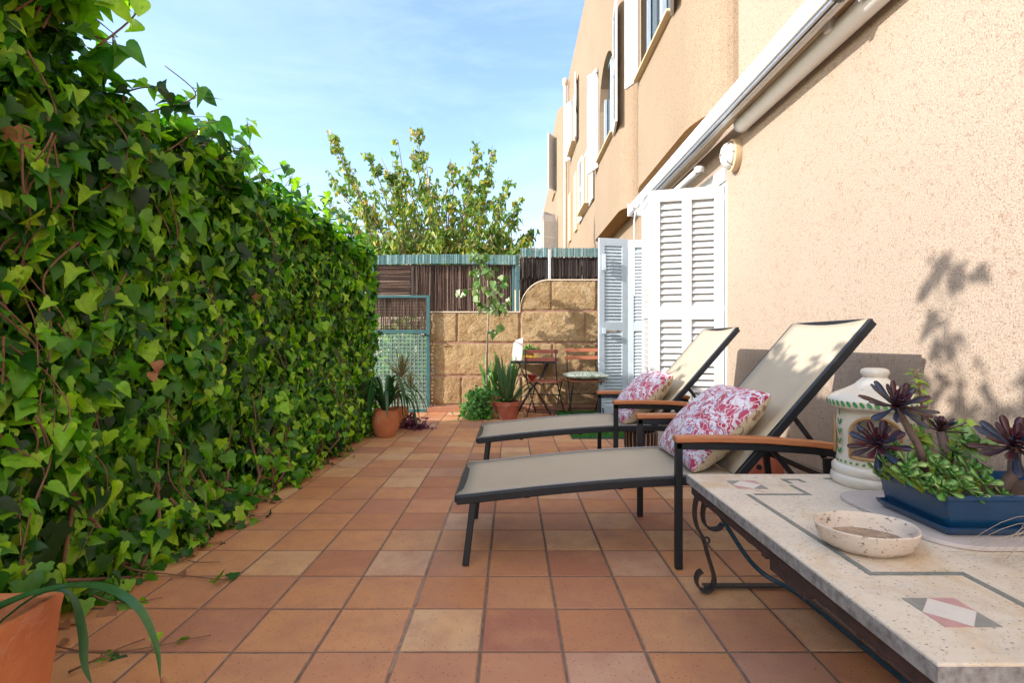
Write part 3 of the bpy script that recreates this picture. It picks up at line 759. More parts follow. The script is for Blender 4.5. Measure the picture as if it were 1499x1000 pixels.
c = MB(); c.lathe([(.001,-.02),(.05,-.02),(.058,-.01),(.058,.015),(.001,.015)]); c = MB(); c.M = Matrix.Translation((1.785,3.99,2.64)) @ Matrix.Rotation(R(90),4,'X'); c.lathe([(.001,-.012),(.05,-.012),(.061,0),(.061,.02),(.001,.02)], (0,0,0), 20); c.build('end_cap', M['white_shade'], T, auto=40)
c = MB(); c.box(1.70, 1.80, .2, 2.52, 2.70, 2.74); c.box(1.70, 1.715, .2, 2.52, 2.62, 2.70); c.build('front_rail', M['white'], T, bevel=.006)
for yy in (.9, 2.44):
    c = MB(); c.box(1.66, 1.848, yy, yy+.06, 2.66, 2.80); c.tube([(1.66,yy+.03,2.70),(1.60,yy+.03,2.735)], .03, 10); c.build('bracket', M['white'], T, bevel=.006)

T = thing('wall_lamp', (XW, 4.2, 2.48), 'oval bulkhead lamp with wire cage on the render above the open shutter', 'lamp')
def ell(rx_, rz_, x, n=32, cy=4.2, cz=2.48): return [(x, cy+rx_*math.cos(2*math.pi*k/n), cz+rz_*math.sin(2*math.pi*k/n)) for k in range(n)]
def loft(mb, rings, cap0=True, cap1=True):
    n = len(rings[0]); vs = [p for r in rings for p in r]; fs = []
    for i in range(len(rings)-1):
        for k in range(n): a = i*n+k; b = i*n+(k+1)%n; fs.append((a, a+n, b+n, b))
    if cap0: fs.append(tuple(range(n)))
    if cap1: fs.append(tuple((len(rings)-1)*n+k for k in range(n-1,-1,-1)))
    mb.add(vs, fs)
c = MB(); loft(c, [ell(.095,.125,XW), ell(.10,.13,XW-.02), ell(.10,.13,XW-.055), ell(.088,.118,XW-.06)]); c.build('base', M['cream'], T, auto=40)
c = MB(); loft(c, [ell(.084,.113,XW-.055), ell(.08,.108,XW-.08), ell(.066,.09,XW-.11), ell(.04,.06,XW-.13), ell(.01,.015,XW-.136)]); c.build('glass_dome', M['lampglass'], T, smooth=True)
c = MB()
for q in (-.05, 0, .05):
    c.tube([(XW-.05, 4.2+q, 2.48-.117*math.sqrt(1-(q/.095)**2)), (XW-.115+abs(q)*.3, 4.2+q, 2.48-.075), (XW-.146+abs(q)*.4, 4.2+q, 2.48), (XW-.115+abs(q)*.3, 4.2+q, 2.48+.075), (XW-.05, 4.2+q, 2.48+.117*math.sqrt(1-(q/.095)**2))], .0035, 6)
c.tube([(XW-.05, 4.105, 2.48),(XW-.11, 4.14, 2.48),(XW-.148, 4.2, 2.48),(XW-.11, 4.26, 2.48),(XW-.05, 4.295, 2.48)], .0035, 6)
c.build('wire_cage', M['brass'], T, smooth=True)

# ------------------------------------------------------------------ back wall, fences, gate
YB = 6.95
T = thing('stone_wall', (.3, YB, 0), 'sandstone block garden wall with a rounded step up, behind the bistro chairs', 'wall')
def ztop(x):
    if x < .11: return 1.348
    if x < .50: return 1.372 + (1.784-1.372)*math.sqrt(max(0, 1-((.50-x)/.39)**2))
    return 1.784
m = MB(); n = 60; xs = [-1.14 + (2.99)*i/n for i in range(n+1)] + [.1099,.111,.115,.125,.14,.16]; xs.sort(); vs = []; fs = []
for x in xs:
    z = ztop(x)-.006
    vs += [(x,YB,-.02),(x,YB,z),(x,YB+.2,z),(x,YB+.2,-.02)]
for i in range(len(xs)-1):
    a = i*4; fs += [(a,a+4,a+5,a+1),(a+1,a+5,a+6,a+2),(a+2,a+6,a+7,a+3)]
fs += [(0,1,2,3)]; m.add(vs, fs); m.build('mortar_core', M['mortar'], T)
blocks = []
def row(z0, z1, js, top=False):
    for a, b in zip(js, js[1:]): blocks.append((a, b, z0, z1, top))
row(.09, .475, [-1.13,-.686,.13,.75,1.32,1.84]); row(.487, .925, [-1.13,-.33,.55,1.15,1.84])
row(.937, 1.352, [-1.13,-.741,.105], True); row(.937, 1.36, [.115,1.0,1.45,1.84]); row(1.372, 1.784, [.115,.537,1.15,1.84], True)
m = MB()
for (a, b, z0, z1, top) in blocks:
    e = .004; nx = max(6, int((b-a)/.015)); nzv = 28; vs = []; fs = []; sd = random.uniform(0, 50)
    for i in range(nx+1):
        for j in range(nzv+1):
            u = i/nx; v = j/nzv; x = a+e+(b-a-2*e)*u
            zt = (min(ztop(x), z1) if top else z1) - e; zb = z0+e
            if zt < zb+.01: zt = zb+.01
            z = zb + (zt-zb)*v
            edge = min(u*(b-a), (1-u)*(b-a), v*(zt-zb), (1-v)*(zt-zb))
            k = min(1, edge/.012); k = 1-(1-k)**2
            y = YB - .002 - .011*k + .012*mnoise.noise(Vector((x*7+sd, z*9, 3))) * k + .006*mnoise.noise(Vector((x*26+sd, z*30, 3)))*k
            wob = .004*mnoise.noise(Vector((x*12, z*12, sd)))
            vs.append((x+wob, y if k > 0 else YB+.004, z+wob))
    for i in range(nx):
        for j in range(nzv):
            p = i*(nzv+1)+j; fs.append((p, p+nzv+1, p+nzv+2, p+1))
    m.add(vs, fs)
m.build('stone_blocks', M['stone'], T, smooth=True)
m = MB(); m.box(-1.14, 1.84, YB-.07, YB-.001, -.002, .075); m.box(-1.14,-.45,YB-.10,YB-.071,-.002,.07); m.build('plinth', simple('brown_clay_skirting',(.33,.15,.08),(.26,.11,.06),20,.8,.4), T, bevel=.006)
m = MB(); pts = [(x, YB+.10, ztop(x)+.004) for x in xs]
vs=[]; fs=[]
for x,y,z in pts: vs += [(x,YB-.022,z-.012),(x,YB-.018,z+.008),(x,YB+.21,z+.008),(x,YB+.21,z-.012)]
for i in range(len(pts)-1):
    for k in range(3): a=i*4+k; fs.append((a,a+4,a+5,a+1))
m.add(vs,fs); m.build('coping', simple('pale_cement',(.55,.44,.34),(.42,.32,.24),30,.95,.5,90), T)

def reed_panel(parent, name, mat, x0, x1, z0, z1, y, horiz=False, n=160, r=.0045, jit=.02, wires=True):
    m = MB()
    for i in range(n):
        rr = r*random.uniform(.6,1.5)
        if horiz:
            z = z0+(z1-z0)*(i+random.random())/n; a = x0+random.uniform(0,jit); b = x1-random.uniform(0,jit); yy = y+random.uniform(-.012,.012)
            m.tube([(a,yy,z),((a+b)/2,yy+random.uniform(-.006,.006),z+random.uniform(-.006,.006)),(b,yy,z+random.uniform(-.008,.008))], rr, 4)
        else:
            x = x0+(x1-x0)*(i+random.random())/n; a = z0+random.uniform(-jit,jit*.5); b = z1-random.uniform(0,jit*.4); yy = y+random.uniform(-.012,.012)
            m.tube([(x,yy,a),(x+random.uniform(-.008,.008),yy+random.uniform(-.006,.006),(a+b)/2),(x+random.uniform(-.012,.012),yy,b)], rr, 4)
    return m.build(name, M[mat], parent)
def cane_band(parent, x0, x1, z0, z1, y, gap=None, sag=0):
    m = MB(); x = x0
    while x < x1:
        w_ = random.choice((.008,.010,.012)); 
        if not (gap and gap[0] < x < gap[1]):
            dz = random.uniform(-.004,.004) - sag*math.sin((x-x0)/(x1-x0)*math.pi)
            m.box(x, x+w_*.82, y-.004+random.uniform(-.003,.003), y+.004, z0+dz, z1+dz+random.uniform(-.003,.003))
        x += w_
    return m.build('cane_band', M['pvc'], parent)
T = thing('reed_fence', (-.9, 7.15, 0), 'brown heather screen with wavy turquoise cane band along its top, left of the green post', 'fence', 'heather screens on the stone wall')
reed_panel(T, 'reed_panel', 'reed', -1.37, -.02, 1.385, 2.02, 7.17, n=190, jit=.05)
reed_panel(T, 'reed_panel', 'reed', -1.90, -1.40, 1.56, 2.01, 7.12, True, n=60)
cane_band(T, -1.92, .055, 2.015, 2.145, 7.08, sag=-.012)
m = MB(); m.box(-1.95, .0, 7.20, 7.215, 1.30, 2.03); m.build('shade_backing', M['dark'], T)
m = MB(); m.box(.0, .035, 7.12, 7.16, 1.3, 2.12); m.box(.055,.10, 7.09, 7.14, 1.3, 2.16); m.build('post', M['greenpaint'], T, bevel=.004)
m = MB(); m.box(-1.95, -1.91, 7.08, 7.13, 0, 2.17); m.build('post', M['greenpaint'], T, bevel=.004)
m = MB(); m.box(-1.40,-1.365,7.10,7.14,1.5,2.03); m.build('batten', M['reed_dark'], T)
T = thing('reed_fence', (.8, 7.2, 0), 'darker frayed heather screen above the rounded part of the stone wall', 'fence', 'heather screens on the stone wall')
reed_panel(T, 'reed_panel', 'reed_dark', .13, .50, 1.86, 2.15, 7.21, n=70, jit=.05)
reed_panel(T, 'reed_panel', 'reed_dark', .55, 1.9, 1.86, 2.15, 7.21, n=240, jit=.05)
reed_panel(T, 'reed_panel', 'reed_dark', .11, .52, 1.36, 1.83, 7.25, n=90)
cane_band(T, .12, 1.9, 2.135, 2.26, 7.17, gap=(.50,.55))
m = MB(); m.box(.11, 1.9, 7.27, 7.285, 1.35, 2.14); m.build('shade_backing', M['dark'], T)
m = MB(); m.box(.505,.545,7.15,7.19,1.78,2.24); m.build('post', M['galv'], T, bevel=.004)

T = thing('garden_gate', (-1.5, 6.84, 0), 'green steel gate with woven lower mesh and heather upper panel at the hedge end', 'gate')
gy = 6.86; gx0, gx1 = -1.98, -1.10
m = MB(); m.box(gx0, gx0+.04, gy, gy+.04, .0, 1.57); m.box(gx1-.045, gx1, gy, gy+.04, .0, 1.57)
m.box(gx0+.04, gx1-.045, gy, gy+.04, 1.535, 1.57); m.box(gx0+.04, gx1-.045, gy, gy+.04, 1.055, 1.105); m.box(gx0+.04, gx1-.045, gy, gy+.04, 0, .035)
m.build('frame', M['greenpaint'], T, bevel=.003)
reed_panel(T, 'reed_panel', 'reed_light', gx0+.05, gx1-.05, 1.10, 1.53, gy+.05, n=110)
m = MB(); x = gx0+.05
while x < gx1-.05: m.tube([(x,gy+.028,1.1),(x,gy+.028,1.54)], .003, 4); x += .042
z = 1.12
while z < 1.53: m.tube([(gx0+.04,gy+.022,z),(gx1-.045,gy+.022,z)], .003, 4); z += .042
m.build('wire_grid', M['dark'], T)
m = MB(); k = 0; x = gx0+.05
while x < gx1-.05:
    m.tube([(x,gy+.02+(.006 if k%2 else -.006),.035),(x,gy+.02+(.006 if k%2 else -.006),1.06)], .0065, 4); x += .026; k += 1
z = .045; k = 0
while z < 1.05:
    m.tube([(gx0+.04,gy+.02+(.006 if k%2 else -.006),z),(gx1-.045,gy+.02+(.006 if k%2 else -.006),z)], .0065, 4); z += .026; k += 1
m.build('woven_mesh', simple('pale_green_woven_mesh', (.30,.40,.34), (.20,.32,.30), 12, .6), T)
m = MB(); m.tube([(gx1-.02,gy-.005,1.03),(gx1-.02,gy-.05,1.03),(gx1-.12,gy-.05,1.03)], .009, 8); m.build('handle', M['dark'], T, smooth=True)

# low dark shrub seen through the gate mesh, neighbour's garden
def blob_plant(name, c, r, n, tm, mat, size, label, cat, trunk=True):
    T = thing(name, (c[0], c[1], 0), label, cat)
    u = RNG.normal(size=(n,3)); u /= np.linalg.norm(u,axis=1,keepdims=True); rad = RNG.uniform(.35,1.05,(n,1))**.6
    clump = np.array([mnoise.noise(Vector(tuple(p*2.1)))*.3+1 for p in u])[:,None]
    P = np.array(c)+u*rad*clump*np.array(r)
    V, F = leaves(tm, P, u+RNG.normal(scale=.6,size=(n,3)), np.stack([RNG.normal(size=n),RNG.normal(size=n),-np.abs(RNG.normal(size=n))-.5],1), RNG.uniform(*size,n))
    np_mesh('foliage', V, F, M[mat], T)
    m = MB()
    for k in range(5):
        m.tube([(c[0]+random.uniform(-.1,.1), c[1], -.02),(c[0]+random.uniform(-.4,.4)*r[0], c[1]+random.uniform(-.3,.3), c[2])], [.03,.012], 6)
    m.build('stem', M['bark'], T)
    return T
blob_plant('garden_shrub', (-1.7, 8.4, .7), (.55,.4,.75), 1500, HEART, 'ivy', (.06,.11), 'dark green shrub seen through the woven mesh of the gate', 'shrub')

# ------------------------------------------------------------------ tree beyond the wall
T = thing('leafy_tree', (-1.3, 9.6, 0), 'tall sparse tree with drooping green and yellow leaves beyond the heather screen', 'tree')
def at(px, py, D): return Vector(((px-750)*D/750, D, .95-(py-500)*D/750))
tips = [(487,200),(477,245),(482,292),(505,232),(540,222),(560,232),(583,205),(576,238),(612,192),(606,222),(640,262),(662,232),(697,208),(688,240),(722,215),(718,250),(745,262),(765,290),(783,332),(755,318),(500,310),(520,270),(550,275),(625,240),(655,275),(690,275),(735,300),(770,345),(520,330),(545,310),(575,290),(600,265),(630,290),(665,300),(705,310),(500,345),(735,335),(590,320),(650,330),(700,345),(560,345),(620,340),
        (475,340),(600,300),(640,310),(680,330),(610,350),(720,352),(540,352),(580,345),(660,352),(750,350),(640,350),(690,352)]
root = Vector((-1.25, 9.6, 1.1)); mt = MB()
mt.tube([(-1.3,9.6,-.05),(-1.28,9.62,.6),tuple(root),(-1.2,9.6,1.7)], [.13,.11,.09,.06], 10)
P=[];Nn=[];Dd=[];Sz=[]
for i,(px,py) in enumerate(tips):
    D = 9.6+random.uniform(-1.0,1.0); tip = at(px,py,D)
    a = root + Vector((random.uniform(-.2,.2),random.uniform(-.2,.2),random.uniform(0,.6)))
    mid = a.lerp(tip,.5)+Vector(((tip.x-root.x)*.10, 0, -.18+random.uniform(-.1,.1)))
    pts=[]; 
    for k in range(13):
        t=k/12; pts.append((1-t)**2*a+2*t*(1-t)*mid+t*t*tip+Vector((random.gauss(0,.02),random.gauss(0,.02),random.gauss(0,.02))))
    mt.tube(pts,[.028*(1-t/13)+.003 for t in range(13)],5)
    Ltot=(tip-a).length; nl=int(Ltot*(34 if py<300 else 58))
    for _ in range(nl//4+3):
        t=random.uniform(.22,1)**.8; q=(1-t)**2*a+2*t*(1-t)*mid+t*t*tip
        sp=.03+.17*(1-t)
        c=q+Vector((random.gauss(0,sp),random.gauss(0,sp*1.3),random.gauss(.02,sp*.8)))
        mt.tube([q,q.lerp(c,.6)+Vector((0,0,.02)),c],[.005,.004,.002],4)
        for _k in range(random.randint(6,10)):
            P.append(c+Vector((random.gauss(0,.045),random.gauss(0,.045),random.gauss(-.02,.04))))
            Nn.append((random.gauss(0,.8),-.8+random.gauss(0,.6),random.gauss(.2,.5))); Dd.append((random.gauss(0,.6),random.gauss(0,.4),-1)); Sz.append(random.uniform(.045,.105))
mt.build('trunk', M['bark'], T, smooth=True)
P,Nn,Dd,Sz=map(np.array,(P,Nn,Dd,Sz)); h=len(P)//3
V,F=join([leaves(IVY,P[:h],Nn[:h],Dd[:h],Sz[:h]),leaves(LANCE,P[h:],Nn[h:],Dd[h:],Sz[h:]*1.4)])
np_mesh('crown', V, F, M['treeleaf'], T)

# distant roofs
T = thing('distant_house', (-.5, 30, 0), 'low cream house with clay tiled roof glimpsed behind the tree', 'house')
m = MB(); m.box(-9, 1.4, 30, 36, -.02, 6.2); m.build('wall', M['farwall'], T)
m = MB(); m.add([(-9.3,29.6,6.2),(1.7,29.6,6.2),(1.7,33,7.0),(-9.3,33,7.0),(1.7,36.4,6.2),(-9.3,36.4,6.2)],[(0,1,2,3),(3,2,4,5),(0,3,5),(1,4,2)]); m.build('roof', M['rooftile'], T)
m = MB()
for k in range(5): m=MB(); m.box(-8+k*2, -7+k*2, 29.96, 29.99, 4, 5.4); m.build('window', M['glass'], T)

# ------------------------------------------------------------------ ivy hedge
T = thing('ivy_hedge', (-1.7, 3, 0), 'tall dense wall of ivy running along the left edge of the terrace', 'hedge')
HY0, HY1 = -.9, 5.72
def htop(y):
    n_ = mnoise.noise(Vector((y*1.7, 3.3, 0)))*.10 + mnoise.noise(Vector((y*4.5, 1.3, 0)))*.06
    b = 1.93
    if y < 1.95: b += min(.45, (1.95-y)*1.6)
    if 2.3 < y < 2.75: b += .07
    return b + n_
def face_x(y, z):
    return -1.56 + .16*mnoise.noise(Vector((y*1.5, z*1.5, 0))) + .07*mnoise.noise(Vector((y*5, z*5, 7))) - .10*max(0, z-1.6) + (.09+.10*mnoise.noise(Vector((y*3.1,5,0))))*max(0,.40-z)/.40
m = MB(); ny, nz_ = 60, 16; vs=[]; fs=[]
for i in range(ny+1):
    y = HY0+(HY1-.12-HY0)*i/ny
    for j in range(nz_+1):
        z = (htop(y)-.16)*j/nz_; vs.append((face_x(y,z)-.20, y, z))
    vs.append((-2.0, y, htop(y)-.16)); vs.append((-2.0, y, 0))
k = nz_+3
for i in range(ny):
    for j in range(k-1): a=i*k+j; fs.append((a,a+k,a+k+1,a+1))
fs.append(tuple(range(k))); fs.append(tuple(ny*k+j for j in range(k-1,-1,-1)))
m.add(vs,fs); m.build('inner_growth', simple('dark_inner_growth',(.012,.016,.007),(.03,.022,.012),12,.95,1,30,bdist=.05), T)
P=[];Nn=[];Dd=[];Sz=[]
rnd=random.Random(5)
def put(x,y,z,n,d,s): P.append((x,y,z));Nn.append(n);Dd.append(d);Sz.append(s)
for _ in range(26000):
    y = rnd.uniform(HY0,HY1) if rnd.random()<.12 else rnd.uniform(1.15,HY1); z = htop(y)*rnd.random()**.97
    if z<.02: continue
    big = mnoise.noise(Vector((y*2.3,z*2.3,11)))
    depth = -abs(rnd.gauss(0,.085)); out = (rnd.random()<.16)*rnd.uniform(0,.09)
    clump = .05*mnoise.noise(Vector((y*9,z*9,2)))
    s = (rnd.uniform(.034,.060) if rnd.random()<.80 else rnd.uniform(.062,.095))*(1+.25*big)*(1.12 if y<3 else .92)
    put(face_x(y,z)+depth+out+clump, y, z, (1+rnd.gauss(0,.5), -.25+rnd.gauss(0,.8), .7+rnd.gauss(0,.65)), (rnd.gauss(.15,.3), rnd.gauss(-.1,.55), -1+rnd.gauss(0,.35)), s)
for _ in range(5200):   # top and far end
    y = rnd.uniform(HY0,HY1); x = rnd.uniform(-2.02,-1.5); z = htop(y)-.10+rnd.gauss(0,.05)+.06*mnoise.noise(Vector((x*6,y*6,0)))
    put(x,y,z,(rnd.gauss(.2,.5),rnd.gauss(-.2,.5),1),(rnd.gauss(.2,.8),rnd.gauss(-.2,.8),rnd.gauss(-.4,.4)),rnd.uniform(.05,.1))
for _ in range(900):
    z = rnd.uniform(.02,htop(HY1)); x = rnd.uniform(-2.0,-1.5)
    put(x,HY1-.08+rnd.gauss(0,.04)+.05*mnoise.noise(Vector((x*5,z*5,3))),z,(rnd.gauss(0,.4),1,rnd.gauss(.2,.4)),(rnd.gauss(0,.4),0,-1),rnd.uniform(.05,.09))
stems = MB()
def tendril(pts, nl, s0=.05, s1=.09, spread=.035, r=.0045, sd=None):
    pts=[Vector(p) for p in pts]; cr=[]
    Q=[pts[0]]+pts+[pts[-1]]
    for i in range(1,len(Q)-2):
        for t in (0,.2,.4,.6,.8):
            a,b,c,d=Q[i-1],Q[i],Q[i+1],Q[i+2]; cr.append(.5*((2*b)+(c-a)*t+(2*a-5*b+4*c-d)*t*t+(3*b-a-3*c+d)*t**3))
    cr.append(pts[-1]); stems.tube(cr,[r*(1-.6*i/len(cr)) for i in range(len(cr))],5)
    for k in range(nl):
        i=rnd.randrange(1 if nl>3 else len(cr)//2,len(cr)); q=cr[i]
        dirn=Vector((rnd.gauss(0,1),rnd.gauss(0,1),rnd.gauss(-.2,.7))).normalized()
        pp=q+dirn*spread*rnd.uniform(.3,1)
        stems.tube([q,pp],[.0018,.0012],4)
        put(pp.x,pp.y,pp.z,(rnd.gauss(.3,.5),-.7+rnd.gauss(0,.5),.6+rnd.gauss(0,.5)),(dirn.x,dirn.y,dirn.z-.6),rnd.uniform(s0,s1))
# sprays that stand up from the top of the hedge
tendril([(-1.55,2.0,1.78),(-1.42,2.02,1.86),(-1.33,2.05,1.90),(-1.28,2.07,1.96),(-1.37,2.02,2.04)],16,.05,.08,.05)
tendril([at(150,150,2.0),at(110,140,2.05)],4)
tendril([at(100,128,2.02),at(150,150,2.0),at(190,170,2.0),at(215,205,2.03),at(222,240,2.1)],14,.055,.085,.05)
tendril([at(190,168,2.0),at(180,140,1.98),at(205,128,1.95),at(235,128,1.93)],9,.04,.075,.03)
tendril([at(200,232,2.1),at(240,222,2.2),at(275,200,2.3),at(305,178,2.35)],22,.05,.09,.07)
tendril([at(240,230,2.3),at(290,215,2.45),at(320,195,2.55),at(333,180,2.6)],22,.05,.09,.08)
tendril([at(300,240,2.6),at(335,225,2.75),at(345,215,2.8)],12,.05,.08,.07)
for k in range(34):
    y=rnd.uniform(2.6,5.6); x=-1.6+rnd.uniform(-.25,.05); z=htop(y)-.06
    tendril([(x,y,z),(x+rnd.gauss(.03,.05),y+rnd.gauss(0,.06),z+rnd.uniform(.06,.12)),(x+rnd.gauss(.06,.08),y+rnd.gauss(0,.1),z+rnd.uniform(.10,.26))],10,.045,.075,.05,.003)
for k in range(14):
    y=rnd.uniform(1.3,1.85); x=-1.5+rnd.uniform(-.2,.05); z=2.0
    tendril([(x,y,z),(x+rnd.gauss(.05,.06),y+rnd.gauss(.05,.06),z+rnd.uniform(.1,.25)),(x+rnd.gauss(.12,.08),y+rnd.gauss(.08,.1),z+rnd.uniform(.1,.45))],14,.05,.10,.07,.004)
for k in range(20):   # tall growth near the camera, its leaf shadow falls on the wall
    y=rnd.uniform(-.8,.75); x=-1.6+rnd.uniform(-.2,.1)
    zt=rnd.uniform(2.4,3.4)-.4*max(0,y)
    tendril([(x,y,1.9),(x+rnd.gauss(0,.08),y+rnd.gauss(.1,.1),(zt+1.9)/2),(x+rnd.gauss(0,.15),y+rnd.gauss(.1,.15),zt)],26,.06,.11,.10,.006)
# runners hanging on the face and creeping on the tiles
for k in range(70):
    y=rnd.uniform(1.3,5.6); z=rnd.uniform(.5,1.9); pts=[]; yy=y
    for q in range(6):
        zz=max(.03,z-q*.14); pts.append((face_x(yy,zz)+rnd.uniform(-.02,.05),yy,zz)); yy+=rnd.gauss(0,.07)
    tendril(pts,7,.04,.07,.03,.004)
for (y,lx) in ((1.55,.50),(2.0,.33),(2.2,.22),(2.6,.16),(3.0,.13),(3.35,.12),(3.9,.16),(4.4,.10),(2.4,.1),(1.8,.18),(4.15,.18),(2.8,.12)):
    tendril([(-1.55,y,.10),(-1.50,y+.02,.05),(-1.48+lx*.5,y+rnd.gauss(0,.04),.014),(-1.46+lx,y+rnd.gauss(0,.06),.012)],int(6+lx*10),.035,.06,.03,.004)
tendril([at(100,985,1.45),at(150,962,1.5),at(180,948,1.55),at(212,936,1.62)],0,r=.004)
for k in range(26):
    y=rnd.uniform(1.5,5.5); stems.tube([(face_x(y,.4)-.03,y,.4),(face_x(y,.2)-.0,y+rnd.gauss(0,.1),.15),(-1.5,y+rnd.gauss(0,.15),.01)],[.009,.008,.007],6)
P,Nn,Dd,Sz=map(np.array,(P,Nn,Dd,Sz)); pick=RNG.random(len(P))<.55
LOBED = tmpl([(.18,-.14),(.34,-.04),(.36,.10),(.62,.22),(.38,.36),(.27,.48),(.24,.66),(.10,.86)], [0,.2,.45,.7,1.0], .30, .40)
NARROW = tmpl([(.12,-.06),(.26,.04),(.32,.22),(.28,.45),(.17,.70),(.07,.88)], [0,.2,.45,.72,1.0], .50, .50)
rsel=RNG.random(len(P)); cuts_=[(0,.34,IVY),(.34,.62,HEART),(.62,.86,LOBED),(.86,1.01,NARROW)]
V,F=join([leaves(t_,P[(rsel>=a_)&(rsel<b_)],Nn[(rsel>=a_)&(rsel<b_)],Dd[(rsel>=a_)&(rsel<b_)],Sz[(rsel>=a_)&(rsel<b_)]) for a_,b_,t_ in cuts_])
np_mesh('ivy_leaves', V, F, M['ivy'], T)
stems.build('stems', M['twig'], T, smooth=True)
# dead leaves caught in the hedge and on the floor
P=[];Nn=[];Dd=[];Sz=[]
for (px,py,D,s) in ((20,185,1.62,.10),(42,222,1.68,.05),(228,530,2.1,.05),(222,545,2.1,.045),(370,430,3.0,.06),(475,650,4.3,.09)):
    q=at(px,py,D); P.append(tuple(q)); Nn.append((.8,-.6,.2)); Dd.append((.1,.2,-1)); Sz.append(s)
V,F=leaves(HEART,*map(np.array,(P,Nn,Dd,Sz))); np_mesh('dead_leaves', V, F, M['dryleaf'], T)
P=[];Nn=[];Dd=[];Sz=[]
for k in range(45):
    y=rnd.uniform(1.4,5.4); x=-1.50+abs(rnd.gauss(0,.06)); P.append((x,y,rnd.uniform(.008,.02))); Nn.append((rnd.gauss(0,.5),rnd.gauss(0,.5),1)); Dd.append((rnd.gauss(0,1),rnd.gauss(0,1),0)); Sz.append(rnd.uniform(.02,.06))
V,F=leaves(HEART,*map(np.array,(P,Nn,Dd,Sz)))
tag(np_mesh('leaf_litter', V, F, M['dryleaf'], loc=(-1.45,3,0)), 'dry brown leaves scattered along the foot of the ivy', 'leaf litter', kind='stuff')

